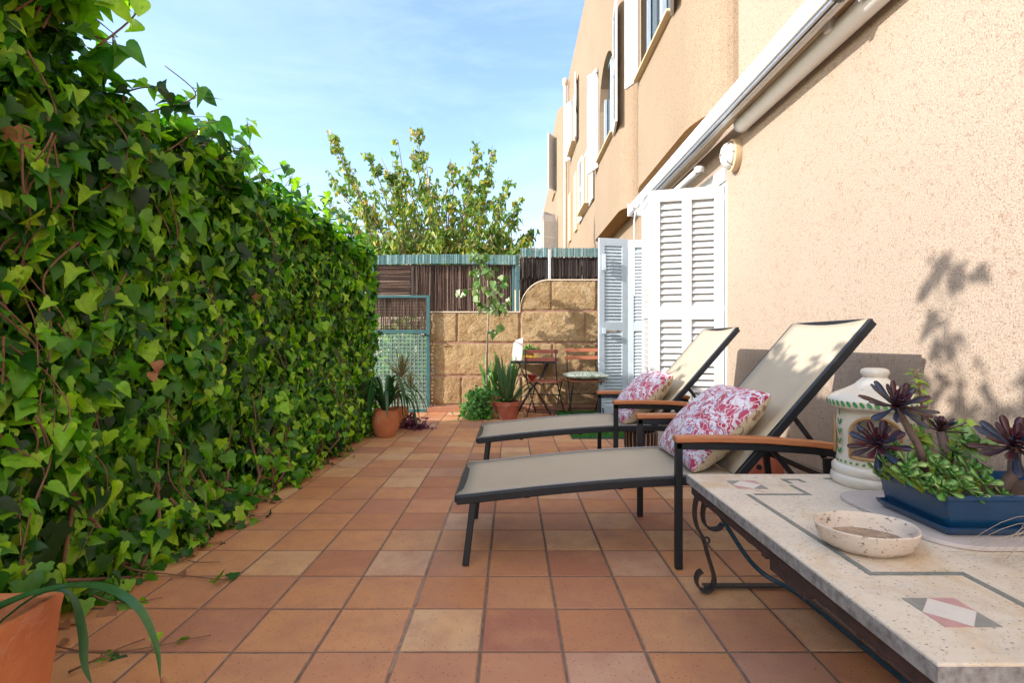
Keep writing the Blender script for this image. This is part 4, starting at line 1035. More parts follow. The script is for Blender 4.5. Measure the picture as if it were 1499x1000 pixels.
# ------------------------------------------------------------------ sun loungers
def make_lounger(label):
    T = thing('sun_lounger', (.6, 2.46, 0), label, 'sun lounger', 'sun loungers side by side on the tiles')
    y0, y1 = 2.15, 2.77
    def rail(x):
        t = (x+.235)/1.2; return .277 + .088*math.sin(min(1,t)*math.pi/2)**1.0 if t < 1 else .365
    xs = [-.235 + (1.20)*i/16 for i in range(17)]
    f = MB()
    for y in (y0+.014, y1-.014):
        f.sweep([(x, y, rail(x)) for x in xs]+[(1.42, y, .345)], .026, .036)
    f.box(-.245,-.215,y0+.028,y1-.028,.262,.292); f.box(1.385,1.42,y0+.028,y1-.028,.33,.36); f.box(.93,.955,y0+.028,y1-.028,.345,.368)
    for x in (.05,.45): f.box(x,x+.025,y0+.028,y1-.028,rail(x)-.028,rail(x)-.01)
    f.build('seat_frame', M['metal'], T, bevel=.005)
    s = MB(); vs=[]; fs=[]
    for i, x in enumerate(xs):
        for j in range(9):
            v=j/8; y=y0+.022+(y1-y0-.044)*v; vs.append((x, y, rail(x)+.019-.012*math.sin(v*math.pi)))
    for i in range(16):
        for j in range(8): a=i*9+j; fs.append((a,a+9,a+10,a+1))
    s.add(vs,fs); o=s.build('seat_sling', M['sling'], T, smooth=True)
    md=o.modifiers.new('t','SOLIDIFY'); md.thickness=.004
    for y in (y0+.024, y1-.024):
        f=MB(); f.tube([(x,y,rail(x)+.021) for x in xs],.0045,6); f.build('piping', M['piping'], o, smooth=True)
    b0=Vector((.955,0,.375)); b1=Vector((1.525,0,1.035)); bd=(b1-b0).normalized(); bn=Vector((-bd.z,0,bd.x))
    f=MB()
    for y in (y0+.016, y1-.016):
        f.bar((b0.x-bd.x*.03,y,b0.z-bd.z*.03),(b1.x,y,b1.z),.026,.036,up=(-bd.z,0,bd.x))
    f.bar((b1.x,y0+.029,b1.z),(b1.x,y1-.029,b1.z),.03,.026); f.bar((b0.x+bd.x*.42+.016,y0+.029,b0.z+bd.z*.42-.014),(b0.x+bd.x*.42+.016,y1-.029,b0.z+bd.z*.42-.014),.016,.012)
    f.build('back_frame', M['metal'], T, bevel=.005)
    s=MB(); vs=[]; fs=[]
    for i in range(17):
        q=b0.lerp(b1,i/16)
        for j in range(9):
            v=j/8; sag=.012*math.sin(v*math.pi); vs.append((q.x+bn.x*(.019-sag), y0+.024+(y1-y0-.048)*v, q.z+bn.z*(.019-sag)))
    for i in range(16):
        for j in range(8): a=i*9+j; fs.append((a,a+9,a+10,a+1))
    s.add(vs,fs); o=s.build('back_sling', M['sling'], T, smooth=True); md=o.modifiers.new('t','SOLIDIFY'); md.thickness=.004
    for sy,y in ((-1,y0),(1,y1)):
        f=MB(); f.bar((-.165,y-sy*.04,.27),(-.197,y-sy*.02,.0),.028,.028,up=(0,1,0)); f.build('leg', M['metal'], T, bevel=.004)
        f=MB(); f.bar((.695,y+sy*.012,0),(.695,y+sy*.012,.535),.030,.030,up=(0,1,0)); f.build('leg', M['metal'], T, bevel=.005)
        f=MB(); f.bar((1.36,y+sy*.012,.49),(1.42,y+sy*.012,0),.030,.030,up=(0,1,0)); f.build('leg', M['metal'], T, bevel=.005)
        f=MB(); pa=[(.68,.515),(1.0,.512),(1.25,.495),(1.40,.475)]
        f.sweep([(x,y+sy*.012,z) for x,z in pa],.03,.030)
        f.build('arm_rail', M['metal'], T, bevel=.004)
        f=MB(); pa=[(.675,.544),(.85,.545),(1.05,.540),(1.25,.524),(1.41,.503)]
        f.sweep([(x,y+sy*.016,z) for x,z in pa],.055,.026); f.build('armrest', M['armwood'], T, bevel=.006)
        f=MB(); f.bar((1.20,y-sy*.035,.63),(1.395,y-sy*.035,.37),.018,.018,up=(0,1,0)); f.bar((1.10,y-sy*.035,.50),(1.22,y-sy*.035,.35),.02,.02,up=(0,1,0))
        f.build('strut', M['metal'], T, bevel=.003)
        f=MB(); n=8
        prof=[(1.30,.462),(1.395,.46),(1.425,.43),(1.43,.39),(1.41,.375),(1.40,.395),(1.375,.415),(1.345,.405),(1.33,.375),(1.305,.37)]
        k=len(prof); f.add([(x,y+sy*.004,z) for x,z in prof]+[(x,y+sy*.018,z) for x,z in prof],[tuple(range(k)),tuple(range(2*k-1,k-1,-1))]+[(i,(i+1)%k,(i+1)%k+k,i+k) for i in range(k)])
        f.build('ratchet', M['metal'], T)
    return T
L1 = make_lounger('nearest sun lounger, taupe mesh on charcoal frame, beside the terrazzo table')
L2 = copy_tree(L1); L2.location.y += 1.29
L2['label'] = 'farther sun lounger, taupe mesh on charcoal frame, in front of the white door shutters'

def make_pillow(label):
    c = Vector((.952, 2.475, .548)); T = thing('pillow', (c.x, c.y, .38), label, 'pillow', 'crimson floral pillows on the loungers')
    up = Vector((.71,.0,.70)).normalized(); side = Vector((.02,1,-.02)).normalized(); nrm = up.cross(side).normalized()
    if nrm.x > 0: nrm = -nrm
    n = 34; a, b, th = .285, .25, .115
    for sgn, nm, mt_ in ((1,'front_cover','paisley'),(-1,'back_cover','tanfab')):
        m = MB(); vs=[]; fs=[]
        for i in range(n+1):
            for j in range(n+1):
                u=-1+2*i/n; v=-1+2*j/n
                u2=math.sin(u*math.pi/2)**1 if True else u; v2=math.sin(v*math.pi/2)
                x=a*u2*(1-.09*(1-v2*v2)); z=b*v2*(1-.09*(1-u2*u2))
                e=max(0,1-u2*u2)**.42*max(0,1-v2*v2)**.42
                q4=1-.05*(u2*u2*v2*v2)**2; x*=q4; z*=q4
                t=th*e+.010*mnoise.noise(Vector((u*2.6,v*2.6,sgn*4)))*e + .006*mnoise.noise(Vector((u*7,v*7,sgn*9)))*e
                # pucker near the seams
                t+= .005*math.sin(9*math.atan2(v,u)*2)*e*(1-e)
                q=c+side*x+up*z+nrm*sgn*t; 
                if q.z<.385 and x>-.9: q.z=.385+(q.z-.385)*.1
                vs.append(tuple(q))
        for i in range(n):
            for j in range(n):
                p=i*(n+1)+j; fs.append((p,p+1,p+n+2,p+n+1) if sgn<0 else (p,p+n+1,p+n+2,p+1))
        m.add(vs,fs); m.build(nm, M[mt_], T, smooth=True)
    return T
P1 = make_pillow('crimson and white floral pillow on the nearest lounger')
P2 = copy_tree(P1); P2.location += Vector((-.005,1.29,.0)); P2.rotation_euler.z = R(-3); P2['label'] = 'crimson and white floral pillow on the farther lounger'

# striped basket, wall pot behind the loungers
T = thing('planter', (.935,3.72,0), 'dark brown pot with thin cream stripes under the farther lounger', 'pot')
m=MB(); m.lathe([(.001,.0),(.085,.0),(.10,.08),(.118,.2),(.122,.29),(.118,.30),(.105,.30),(.10,.25),(.001,.25)],(.935,3.72,0),48); m.build('pot_body', M['stripes'], T, auto=40)
T = thing('flower_pot', (1.52,3.12,0), 'small round terracotta pot at the wall behind the loungers', 'pot')
m=MB(); m.lathe([(.001,0),(.07,0),(.11,.06),(.125,.15),(.115,.23),(.095,.27),(.1,.29),(.088,.29),(.08,.26),(.001,.25)],(1.52,3.12,0),32); m.build('pot_body', M['terra_red'], T, auto=40)
m=MB(); m.M=Matrix.Translation((1.455,3.015,.21))@Matrix.Rotation(R(90),4,'X')@Matrix.Rotation(R(-32),4,'Y'); m.lathe([(.001,0),(.014,0),(.016,.004),(.001,.008)],(0,0,0),12); m.build('hole', M['dark'], T)

# ------------------------------------------------------------------ terrazzo table
TZ = .444; X0, X1, Y0, Y1 = .668, 1.80, .803, 1.955
T = thing('terrazzo_table', (1.23,1.38,0), 'low cream terrazzo table with marble inlay on wrought iron scroll legs', 'table')
m=MB(); n=24; 
m.box(X0,X1,Y0,Y1,TZ-.034,TZ); m.build('tabletop', M['terrazzo'], T, bevel=.004)
for (a_,b_,c_,d_) in ((X0-.0015,X0-.0001,Y0-.0015,Y1+.0015),(X1+.0001,X1+.0015,Y0-.0015,Y1+.0015),(X0,X1,Y0-.0015,Y0-.0001),(X0,X1,Y1+.0001,Y1+.0015)):
    m=MB(); m.box(a_,b_,c_,d_,TZ-.0335,TZ-.005); m.build('edge_band', M['edgecem'], T)
m=MB(); e=.012
m.box(X0+e,X0+e+.02,Y0+e,Y1-e,TZ-.072,TZ-.0345); m.box(X1-e-.02,X1-e,Y0+e,Y1-e,TZ-.072,TZ-.0345)
m.box(X0+e+.02,X1-e-.02,Y0+e,Y0+e+.02,TZ-.072,TZ-.0345); m.box(X0+e+.02,X1-e-.02,Y1-e-.02,Y1-e,TZ-.072,TZ-.0345)
for k in range(16):   # flaking rust along the apron
    y=random.uniform(Y0+.05,Y1-.05); l=random.uniform(.01,.05); m.box(X0+e+.001+random.uniform(0,.01),X0+e+.018,y,y+l,TZ-.072-random.uniform(.002,.014),TZ-.071)
m.box(X0+e+.004,X0+e+.03,1.20,1.36,TZ-.10,TZ-.0725)
m.build('apron', M['rust'], T, bevel=.002)
# inlays
def inlay_line(mb, pts, w=.0155, z=.0012):
    for (a,b) in zip(pts,pts[1:]):
        a=Vector((a[0],a[1],0)); b=Vector((b[0],b[1],0)); d=(b-a).normalized(); r=Vector((d.y,-d.x,0))*w/2; a2=a-d*w/2 if False else a
        mb.add([a-r+Vector((0,0,TZ+z)),a+r+Vector((0,0,TZ+z)),b+r+Vector((0,0,TZ+z)),b-r+Vector((0,0,TZ+z)),
                a-r+Vector((0,0,TZ-.002)),a+r+Vector((0,0,TZ-.002)),b+r+Vector((0,0,TZ-.002)),b-r+Vector((0,0,TZ-.002))],[(0,1,2,3),(0,4,5,1),(1,5,6,2),(2,6,7,3),(3,7,4,0)])
m=MB(); hw=.00775
yn, yf = 1.113, 1.69; xi = .98
inlay_line(m,[(.780,yn-hw),(.780,yf)]); inlay_line(m,[(.780+hw,yn),(xi-hw,yn)]); inlay_line(m,[(xi,yn+hw),(xi,.905)]); inlay_line(m,[(xi+hw,.913),(1.49,.913)]); inlay_line(m,[(1.49,.905),(1.49,yn+hw)]); inlay_line(m,[(1.49+hw,yn),(1.69,yn)]); inlay_line(m,[(1.69,yn+hw),(1.69,yf)])
inlay_line(m,[(.80,yf),(xi-hw,yf)]); inlay_line(m,[(xi,yf-hw),(xi,1.80)]); inlay_line(m,[(.985,1.872),(1.055,1.872)]); inlay_line(m,[(1.048,1.862),(1.048,1.835)]); inlay_line(m,[(.992,1.862),(.992,1.82)]); inlay_line(m,[(1.15,1.885),(1.49,1.885)]); inlay_line(m,[(1.49+hw,yf),(1.69,yf)])
m.build('border_inlay', M['inlay_green'], T)
def tri(mb, pts, z=.0012):
    k=len(pts); mb.add([(x,y,TZ+z) for x,y in pts]+[(x,y,TZ-.002) for x,y in pts],[tuple(range(k))]+[(i,i+k,(i+1)%k+k,(i+1)%k) for i in range(k)])
g1=MB(); p1=MB(); w1=MB()
for cx,cy in ((.817,.956),(.828,1.805),(1.64,.956),(1.64,1.805)):
    r=.051; g=.0008
    tri(g1,[(cx-r,cy+r),(cx-r,cy+g),(cx-g,cy+r)]); tri(g1,[(cx+r,cy-r),(cx+r,cy-g),(cx+g,cy-r)])
    tri(p1,[(cx+r,cy+r),(cx+g,cy+r),(cx+r,cy+g)]); tri(p1,[(cx-r,cy-r),(cx-g,cy-r),(cx-r,cy-g)])
    tri(w1,[(cx-r+g,cy),(cx,cy-r+g),(cx+r-g,cy),(cx,cy+r-g)])
    w1.build('white_inlay', M['inlay_white'], T); g1.build('grey_inlay', M['inlay_grey'], T); p1.build('pink_inlay', M['inlay_pink'], T); g1=MB(); p1=MB(); w1=MB()
tri(p1,[(.815,1.745),(.845,1.715),(.86,1.712)]); p1.build('pink_inlay', M['inlay_pink'], T)
# wrought iron
def scroll_leg(cx, cy, sx):
    """S scroll standing in a plane of constant y, foot curl outwards"""
    k=MB()
    def px(p,q,D=2.0): v=at(p,q,D); return v
    pts=[(.79,.262),(.775,.245),(.745,.243),(.722,.262),(.715,.30),(.722,.345),(.735,.372),(.718,.385),(.700,.375),(.688,.345),(.684,.30),(.690,.262),(.703,.232),(.714,.215),(.722,.19),(.735,.14),(.752,.085),(.758,.055),(.753,.028),(.738,.012),(.716,.010),(.698,.025),(.690,.05),(.697,.075),(.712,.084)]
    q=[]
    V_=[Vector((x,0,z)) for x,z in pts]; Q=[V_[0]]+V_+[V_[-1]]
    for i in range(1,len(Q)-2):
        for t in (0,.33,.66):
            a,b,c,d=Q[i-1],Q[i],Q[i+1],Q[i+2]; q.append(.5*((2*b)+(c-a)*t+(2*a-5*b+4*c-d)*t*t+(3*b-a-3*c+d)*t**3))
    q.append(V_[-1])
    k.sweep([(cx+sx*(p.x-.668), cy, p.z) for p in q], .030, .007, up=(0,0.0001,1)) if False else None
    vs=[]; fs=[]; m_=len(q)
    for i,p in enumerate(q):
        d=(q[min(i+1,m_-1)]-q[max(i-1,0)]).normalized(); nn=Vector((-d.z,0,d.x))*.0038
        for yy in (-.016,.016):
            for s_ in (-1,1): vs.append((cx+sx*(p.x-.668+nn.x*s_), cy+yy, p.z+nn.z*s_))
    for i in range(m_-1):
        a=i*4; fs+=[(a,a+1,a+5,a+4),(a+2,a+6,a+7,a+3),(a,a+4,a+6,a+2),(a+1,a+3,a+7,a+5)]
    fs+=[(0,2,3,1),((m_-1)*4,(m_-1)*4+1,(m_-1)*4+3,(m_-1)*4+2)]
    k.add(vs,fs)
    for a in range(10):
        pass
    ring=[(cx+sx*(.722-.668)+.012*math.cos(t), cy-.017, .205+.012*math.sin(t)) for t in [2*math.pi*i/12 for i in range(13)]]
    k.tube(ring,.004,6)
    return k.build('leg', M['iron'], T, auto=45)
scroll_leg(.668+.004, 1.93, 1); scroll_leg(1.796,1.93,-1); scroll_leg(.672,.86,1); scroll_leg(1.796,.86,-1)
for y_ in (1.965,.83): k=MB(); k.bar((.735,y_,.012),(1.73,y_,.012),.03,.006); k.build('cross_bar', M['iron'], T)
k=MB(); pts=[Vector(p) for p in ((.70,1.90,.41),(.76,1.91,.33),(.83,1.93,.22),(.90,1.94,.12),(.96,1.93,.065),(1.02,1.85,.045),(1.03,1.6,.05),(1.03,1.2,.06),(1.02,.95,.065),(.96,.86,.08),(.86,.84,.20),(.72,.86,.40))]
q=[]; Q=[pts[0]]+pts+[pts[-1]]
for i in range(1,len(Q)-2):
    for t in (0,.25,.5,.75):
        a,b,c,d=Q[i-1],Q[i],Q[i+1],Q[i+2]; q.append(.5*((2*b)+(c-a)*t+(2*a-5*b+4*c-d)*t*t+(3*b-a-3*c+d)*t**3))
k.tube(q,.0085,10); k.build('stretcher_rod', M['blue_iron'], T, smooth=True)
m=MB(); m.bar((1.12,2.0,.06),(1.12,.80,.085),.13,.014,up=(-.5,0,1)); m.bar((1.175,2.0,.10),(1.175,.80,.125),.012,.03)
tag(m.build('wooden_board', M['palewood'], loc=(1.12,1.4,0), bevel=.003), 'pale weathered board lying under the terrazzo table', 'board')

# things on the table
m=MB(); n=48; vs=[]; prof=[(.001,.006),(.085,.006),(.102,.02),(.112,.042),(.116,.058),(.113,.0605),(.108,.058),(.103,.040),(.092,.022),(.075,.015),(.001,.013)]
T = thing('stone_bowl', (.872,1.262,TZ), 'oval pitted travertine dish with brown dust inside, in front of the blue planter', 'bowl')
m=MB(); m.M=Matrix.Translation((.872,1.262,TZ-.004)); m.lathe(prof,(0,0,0),56,1.0,.86,wob=.03); m.build('dish', M['travertine'], T, auto=50)
m=MB(); m.lathe([(.001,.021),(.05,.021),(.080,.0205),(.094,.022)],(.872,1.262,TZ-.002),30,1.0,.86,wob=.12); m.build('dust', M['sand'], T, smooth=True)

JX,JY=1.286,1.815
T = thing('ceramic_jar', (JX,JY,TZ), 'white glazed lidded lantern jar painted with green leaves, behind the dark succulents', 'jar')
J=(JX,JY,TZ+.001)
m=MB(); m.lathe([(.001,0),(.128,0),(.134,.008),(.136,.022),(.132,.034),(.127,.038),(.131,.046),(.131,.062),(.124,.070),(.118,.073),(.11,.073)],J,56); m.build('foot', M['jar_white'], T, auto=50)
def skipf(a,z,i):
    for ca in (R(-125), R(-5), R(115)):
        d=(a-ca+math.pi)%(2*math.pi)-math.pi
        w_=.62; z1_=.19
        if abs(d)<w_ and .11<z<z1_: return True
        if z>=z1_ and (d/w_)**2+((z-z1_)/.055)**2<1: return True
    return False
prof=[(.117,.073)]+[(.114+.003*math.cos(i/17*math.pi*2),.075+.19*i/24) for i in range(25)]+[(.12,.272)]
m=MB(); m.lathe(prof,J,96,skip=skipf); o=m.build('body', M['jar_white'], T, smooth=True); md=o.modifiers.new('t','SOLIDIFY'); md.thickness=.008
for ca in (R(-125),R(-5),R(115)):
    m=MB(); pts=[]
    for (dd,zz) in [(-.63,.105),(-.63,.15),(-.63,.19)]+[(-.63*math.cos(t),.19+.058*math.sin(t)) for t in [math.pi*i/14 for i in range(1,14)]]+[(.63,.19),(.63,.15),(.63,.105)]+[(.63-.126*i,.105) for i in range(1,11)]:
        pts.append((JX+.119*math.cos(ca+dd),JY+.119*math.sin(ca+dd),TZ+zz))
    m.tube(pts,.0055,6)
    m.build('opening_rim', M['jar_ochre'], T, smooth=True)
m=MB(); m.lathe([(.118,.268),(.135,.270),(.143,.276),(.146,.29),(.143,.305),(.134,.312),(.12,.322),(.09,.336),(.062,.352),(.048,.366),(.040,.374),(.036,.378),(.041,.386),(.044,.396),(.040,.406),(.028,.411),(.001,.412)],J,64); m.build('lid', M['jar_white'], T, auto=60)
m=MB()
def dab(a,z,r,l,ww,tilt,out=.0015):
    # small painted leaf lying on the surface of revolution
    vs=[]; k=8
    for i in range(k):
        t=2*math.pi*i/k; u=ww*math.cos(t); v=l*math.sin(t); uu=u*math.cos(tilt)-v*math.sin(tilt); vv=u*math.sin(tilt)+v*math.cos(tilt)
        rr=(r(z+vv) if callable(r) else r)+out; aa=a+uu/rr; vs.append((JX+rr*math.cos(aa),JY+rr*math.sin(aa),TZ+z+vv))
    m.add(vs,[tuple(range(k))])
for i in range(44): dab(2*math.pi*i/44,.290,.1455,.012,.0062,.55,.0012)
rl=lambda z: .090+( .336-z)*(.045/.024) if z<.336 else max(.04,.090-(z-.336)*1.75)
for i in range(14): dab(2*math.pi*i/14+.1,.340+.006*(i%2),rl,.013,.006,.9*(1 if i%2 else -1))
for ca in (R(-185),R(-65),R(55)):
    for kz in range(4):
        dab(ca-.05,.12+kz*.034,.118,.014,.005,.5); dab(ca+.05,.12+kz*.034,.118,.014,.005,-.5)
    dab(ca,.255,.118,.013,.005,0)
for i in range(36): dab(2*math.pi*i/36,.084,.118,.004,.006,.4)
m.build('painted_leaves', M['jar_green'], T)

m=MB(); bx0,bx1,by0,by1,r=1.045,1.775,1.228,1.70,.10
poly=[]
for (cx,cy,a0) in ((bx1-r,by1-r,0),(bx0+r,by1-r,90),(bx0+r,by0+r,180),(bx1-r,by0+r,270)):
    for i in range(9): a=R(a0+90*i/8); poly.append((cx+r*math.cos(a),cy+r*math.sin(a)))
k=len(poly); m.add([(x,y,TZ+.001) for x,y in poly]+[(x,y,TZ+.012) for x,y in poly],[tuple(range(k-1,-1,-1)),tuple(range(k,2*k))]+[(i,(i+1)%k,(i+1)%k+k,i+k) for i in range(k)])
tag(m.build('ceramic_board', M['slab'], loc=(1.4,1.45,TZ), bevel=.002), 'pale round cornered board under the blue planter', 'board')

PZ=TZ+.0125; px0,px1,py0,py1=1.098,1.72,1.29,1.545
T = thing('blue_planter', ((px0+px1)/2,(py0+py1)/2,PZ), 'glazed dark blue rectangular planter full of succulents on the terrazzo table', 'planter')
def rrect(x0,x1,y0,y1,r,z,n=5):
    out=[]
    for (cx,cy,a0) in ((x1-r,y1-r,0),(x0+r,y1-r,90),(x0+r,y0+r,180),(x1-r,y0+r,270)):
        for i in range(n): a=R(a0+90*i/(n-1)); out.append((cx+r*math.cos(a),cy+r*math.sin(a),z))
    return out
m=MB(); loft(m,[rrect(px0+.012,px1-.012,py0+.012,py1-.012,.012,PZ),rrect(px0,px1,py0,py1,.012,PZ+.012),rrect(px0-.004,px1+.004,py0-.004,py1+.004,.012,PZ+.022),rrect(px0+.002,px1-.002,py0+.002,py1-.002,.012,PZ+.023),rrect(px0+.008,px1-.008,py0+.008,py1-.008,.012,PZ+.014)]); m.build('tray', M['blue_glaze'], T, auto=35)
m=MB(); loft(m,[rrect(px0+.018,px1-.018,py0+.018,py1-.018,.012,PZ+.016),rrect(px0+.012,px1-.012,py0+.012,py1-.012,.012,PZ+.03),rrect(px0+.003,px1-.003,py0+.003,py1-.003,.014,PZ+.088),rrect(px0-.002,px1+.002,py0-.002,py1+.002,.014,PZ+.092),rrect(px0-.002,px1+.002,py0-.002,py1+.002,.014,PZ+.103),rrect(px0+.006,px1-.006,py0+.006,py1-.006,.012,PZ+.104),rrect(px0+.010,px1-.010,py0+.010,py1-.010,.012,PZ+.07)],cap1=False); m.build('body', M['blue_glaze'], T, auto=35)
m=MB(); m.box(px0+.011,px1-.011,py0+.011,py1-.011,PZ+.05,PZ+.078); m.build('soil', M['soil'], T)

def rosette(V_,F_,c,axis,n,l,w,spoon=True,open_=1.0,inner=.15,thick=.12):
    """succulent rosette: fleshy leaves with thickness"""
    axis=Vector(axis).normalized(); e1=axis.orthogonal().normalized(); e2=axis.cross(e1)
    for i in range(n):
        t=i/(n-1); ang=i*2.39996; el=R(88*(1-t)**.75+ (8-22*open_*t)); ll=l*(inner+(1-inner)*min(1,t*1.25)); ww=w*(.45+.55*min(1,t*1.3))*random.uniform(.85,1.1)
        rad=e1*math.cos(ang)+e2*math.sin(ang); d=(rad*math.cos(el)+axis*math.sin(el)).normalized(); up=(axis*math.cos(el)-rad*math.sin(el)).normalized(); sd=d.cross(up)
        prof=[(0,.18),(.3,.34),(.6,.80),(.82,1.0),(.95,.72),(1.0,.3)] if spoon else [(0,.35),(.3,.75),(.6,1),(.85,.8),(1,.2)]
        base=len(V_); m_=len(prof)
        for (s,wf) in prof:
            p=Vector(c)+d*ll*s+up*ll*.10*math.sin(s*2.6)*open_*-.4
            hw_=ww*wf/2; th=ww*thick
            V_.extend([tuple(p-sd*hw_+up*th*.6),tuple(p+up*th*.2),tuple(p+sd*hw_+up*th*.6),tuple(p-up*th*1.1)])
        for k in range(m_-1):
            a=base+k*4
            for q in range(4):
                b_=(q+1)%4; F_.append((a+q,a+b_,a+4+b_,a+4+q))
        F_.append((base+(m_-1)*4,base+(m_-1)*4+1,base+(m_-1)*4+2,base+(m_-1)*4+3))
def rosette_mesh(name,mat,parent,c,axis,n,l,w,**k):
    V_=[];F_=[]; rosette(V_,F_,c,axis,n,l,w,**k); m=MB(); m.v=V_; m.f=F_; return m.build(name,M[mat],parent,smooth=True)
SZ_=PZ+.078
def aeonium(head,base,l,n,w,axis,label,open_=1.0,rs=.009):
    T=thing('dark_succulent',base,label,'succulent','dark purple succulents in the blue planter')
    m=MB(); b=Vector(base); h=Vector(head); mid=b.lerp(h,.5)+Vector((.012,-.008,0)); m.tube([b,mid,h],[rs*1.25,rs,rs*.9],10); m.build('stem',simple('succulent_stem',(.10,.06,.05),(.16,.10,.08),60,.7,.5),T,smooth=True)
    rosette_mesh('rosette','aeonium',T,head,axis,n,l,w,open_=open_)
aeonium(at(1313,596,1.43),(1.175,1.44,SZ_),.094,46,.021,(-.05,-.55,.8),'tallest dark purple rosette, in front of the jar lid',rs=.010)
aeonium(at(1287,652,1.44),(1.15,1.47,SZ_),.076,42,.019,(-.45,-.6,.6),'dark purple rosette low on the left of the planter, leaning over its rim')
aeonium(at(1378,632,1.50),(1.262,1.50,SZ_),.066,30,.018,(.05,-.1,1),'smaller closed dark rosette in the middle of the planter',open_=.1,rs=.013)
aeonium(at(1487,655,1.36),(1.30,1.37,SZ_),.098,42,.025,(-.25,-.55,.7),'large dark purple rosette at the right edge of the picture',rs=.014)
# green rosettes
spots=[(1305,672,1.42,.045),(1330,680,1.38,.050),(1297,692,1.47,.034),(1352,668,1.46,.04),(1345,700,1.34,.045),(1372,690,1.38,.05),(1395,700,1.345,.05),(1422,690,1.40,.05),(1412,716,1.305,.05),(1385,718,1.30,.042),(1440,708,1.34,.045),(1362,712,1.32,.04),(1432,728,1.30,.036),(1325,697,1.345,.036),(1468,726,1.32,.035),(1400,672,1.48,.05),(1312,655,1.5,.034)]
_sp=list(spots); rs_=random.Random(21)
for _k in range(16): q_=rs_.choice(_sp); spots.append((q_[0]+rs_.uniform(-18,18),q_[1]+rs_.uniform(-12,9),q_[2]+rs_.uniform(-.02,.04),.032))
spots=[(a_,b_,c_,d_*rs_.uniform(.62,.88)) for a_,b_,c_,d_ in spots]
for i,(px_,py_,D,l) in enumerate(spots):
    c=at(px_,py_,D); 
    T=thing('green_succulent',(c.x,c.y,SZ_),'pale green fleshy rosette packed with others in the blue planter','succulent','green rosettes in the blue planter')
    rosette_mesh('rosette','sedum',T,c,(random.gauss(0,.25),-.75+random.gauss(0,.2),1),14,l*1.1,l*.62,spoon=True,open_=.45,inner=.3,thick=.09)
    bx_=min(max(c.x,px0+.03),px1-.03); by_=min(max(c.y+.03,py0+.035),py1-.03)
    m=MB(); m.tube([(bx_,by_,SZ_-.005),(c.x,c.y+.01,c.z-.004)],[.006,.005],6); m.build('stem',M['jade'],T)
m=MB()
# jade sprig
def sprig(pts,nl,s,label,lf=HEART,mat='jade'):
    T=thing('leafy_sprig',pts[0],label,'plant'); m=MB(); pts=[Vector(p) for p in pts]; m.tube(pts,[.004]*len(pts),6); m.build('stem',M['twig'],T,smooth=True)
    P=[];Nn=[];Dd=[];Sz=[]
    for i in range(nl):
        t=i/nl*(len(pts)-1); k=min(int(t),len(pts)-2); q=pts[k].lerp(pts[k+1],t-k)
        a=i*2.4; d=Vector((math.cos(a),math.sin(a),.35)); P.append(tuple(q+d*.006)); Dd.append(tuple(d)); Nn.append((random.gauss(0,.3),-.3,1)); Sz.append(s*random.uniform(.7,1.2))
    V,F=leaves(lf,*map(np.array,(P,Nn,Dd,Sz))); np_mesh('foliage',V,F,M[mat],T)
sprig([(1.235,1.535,SZ_),at(1352,640,1.56),at(1350,590,1.56),at(1341,541,1.57)],46,.026,'thin upright yellow green sprig beside the jar lid')
sprig([(1.36,1.53,SZ_),at(1398,660,1.55),at(1405,632,1.55),at(1415,615,1.56)],26,.034,'leafy green stem behind the small dark rosette')
sprig([(1.30,1.53,SZ_),at(1355,660,1.53),at(1340,630,1.55)],30,.03,'leafy green stem between the two dark rosettes')
T=thing('leafy_sprig',(1.33,1.47,SZ_),'broad green leaf rosette in the middle of the planter','plant')
rosette_mesh('foliage','sedum',T,at(1418,655,1.47),(0,-.5,1),14,.075,.045,spoon=False,open_=.5)
# dry grass blades drooping over the planter's front
T=thing('dry_grass',(1.42,1.10,TZ),'thin blond arching grass blades at the lower right corner','grass tuft'); m=MB()
for i in range(20):
    b=Vector((1.36+random.uniform(-.03,.05),1.17+random.uniform(-.05,.05),TZ+.002)); dx=-random.uniform(.10,.32); h=random.uniform(.03,.10); dy=random.uniform(-.03,.10)
    pts=[b+Vector((dx*t,dy*t,h*math.sin(min(1,t*1.12)*math.pi)+.004+.02*(1-t))) for t in [q/9 for q in range(10)]]
    m.tube(pts,[.0008*(1-.7*q/10)+.00015 for q in range(10)],4)
m.build('blades',M['blond'],T,smooth=True)

# ------------------------------------------------------------------ pots near the back wall
def pot(T,c,rb,rt,h,mat,rim=.03,n=40,name='pot_body'):
    m=MB(); m.lathe([(.001,0),(rb,0),(rb+(rt-rb)*.4,h*.4),(rt-.008,h-rim),(rt+.004,h-rim),(rt+.008,h-.004),(rt+.004,h),(rt-.014,h),(rt-.018,h-.03),(.001,h-.03)],(c[0],c[1],0),n,wob=.01); m.build(name,M[mat],T,auto=35)
    m=MB(); m.lathe([(.001,h-.025),(rt-.02,h-.027)],(c[0],c[1],0),24,wob=.05); m.build('soil',M['soil'],T)
T=thing('potted_agave',(-.065,6.32,0),'spiky green agave in a terracotta pot beside the slatted chair','potted plant','potted plants by the stone wall')
pot(T,(-.065,6.32),.12,.168,.215,'terra_red',.05)
m=MB(); rr=random.Random(3)
for i in range(46):
    a=i*2.4; el=rr.uniform(.25,1.45) if i>12 else rr.uniform(1.1,1.5); l=rr.uniform(.38,.60)*(1.05 if el>.9 else .85); d=Vector((math.cos(a)*math.cos(el),math.sin(a)*math.cos(el),math.sin(el))); b=Vector((-.065,6.32,.19))
    side=Vector((-.065+.03*math.cos(a),6.32+.03*math.sin(a),.19)); curl=rr.uniform(-.05,.08)*(1-el/1.6)
    strap(m,[side,side+d*l*.4,side+d*l*.75+Vector((0,0,curl)),side+d*l+Vector((0,0,curl*.5))],rr.uniform(.026,.038),.3)
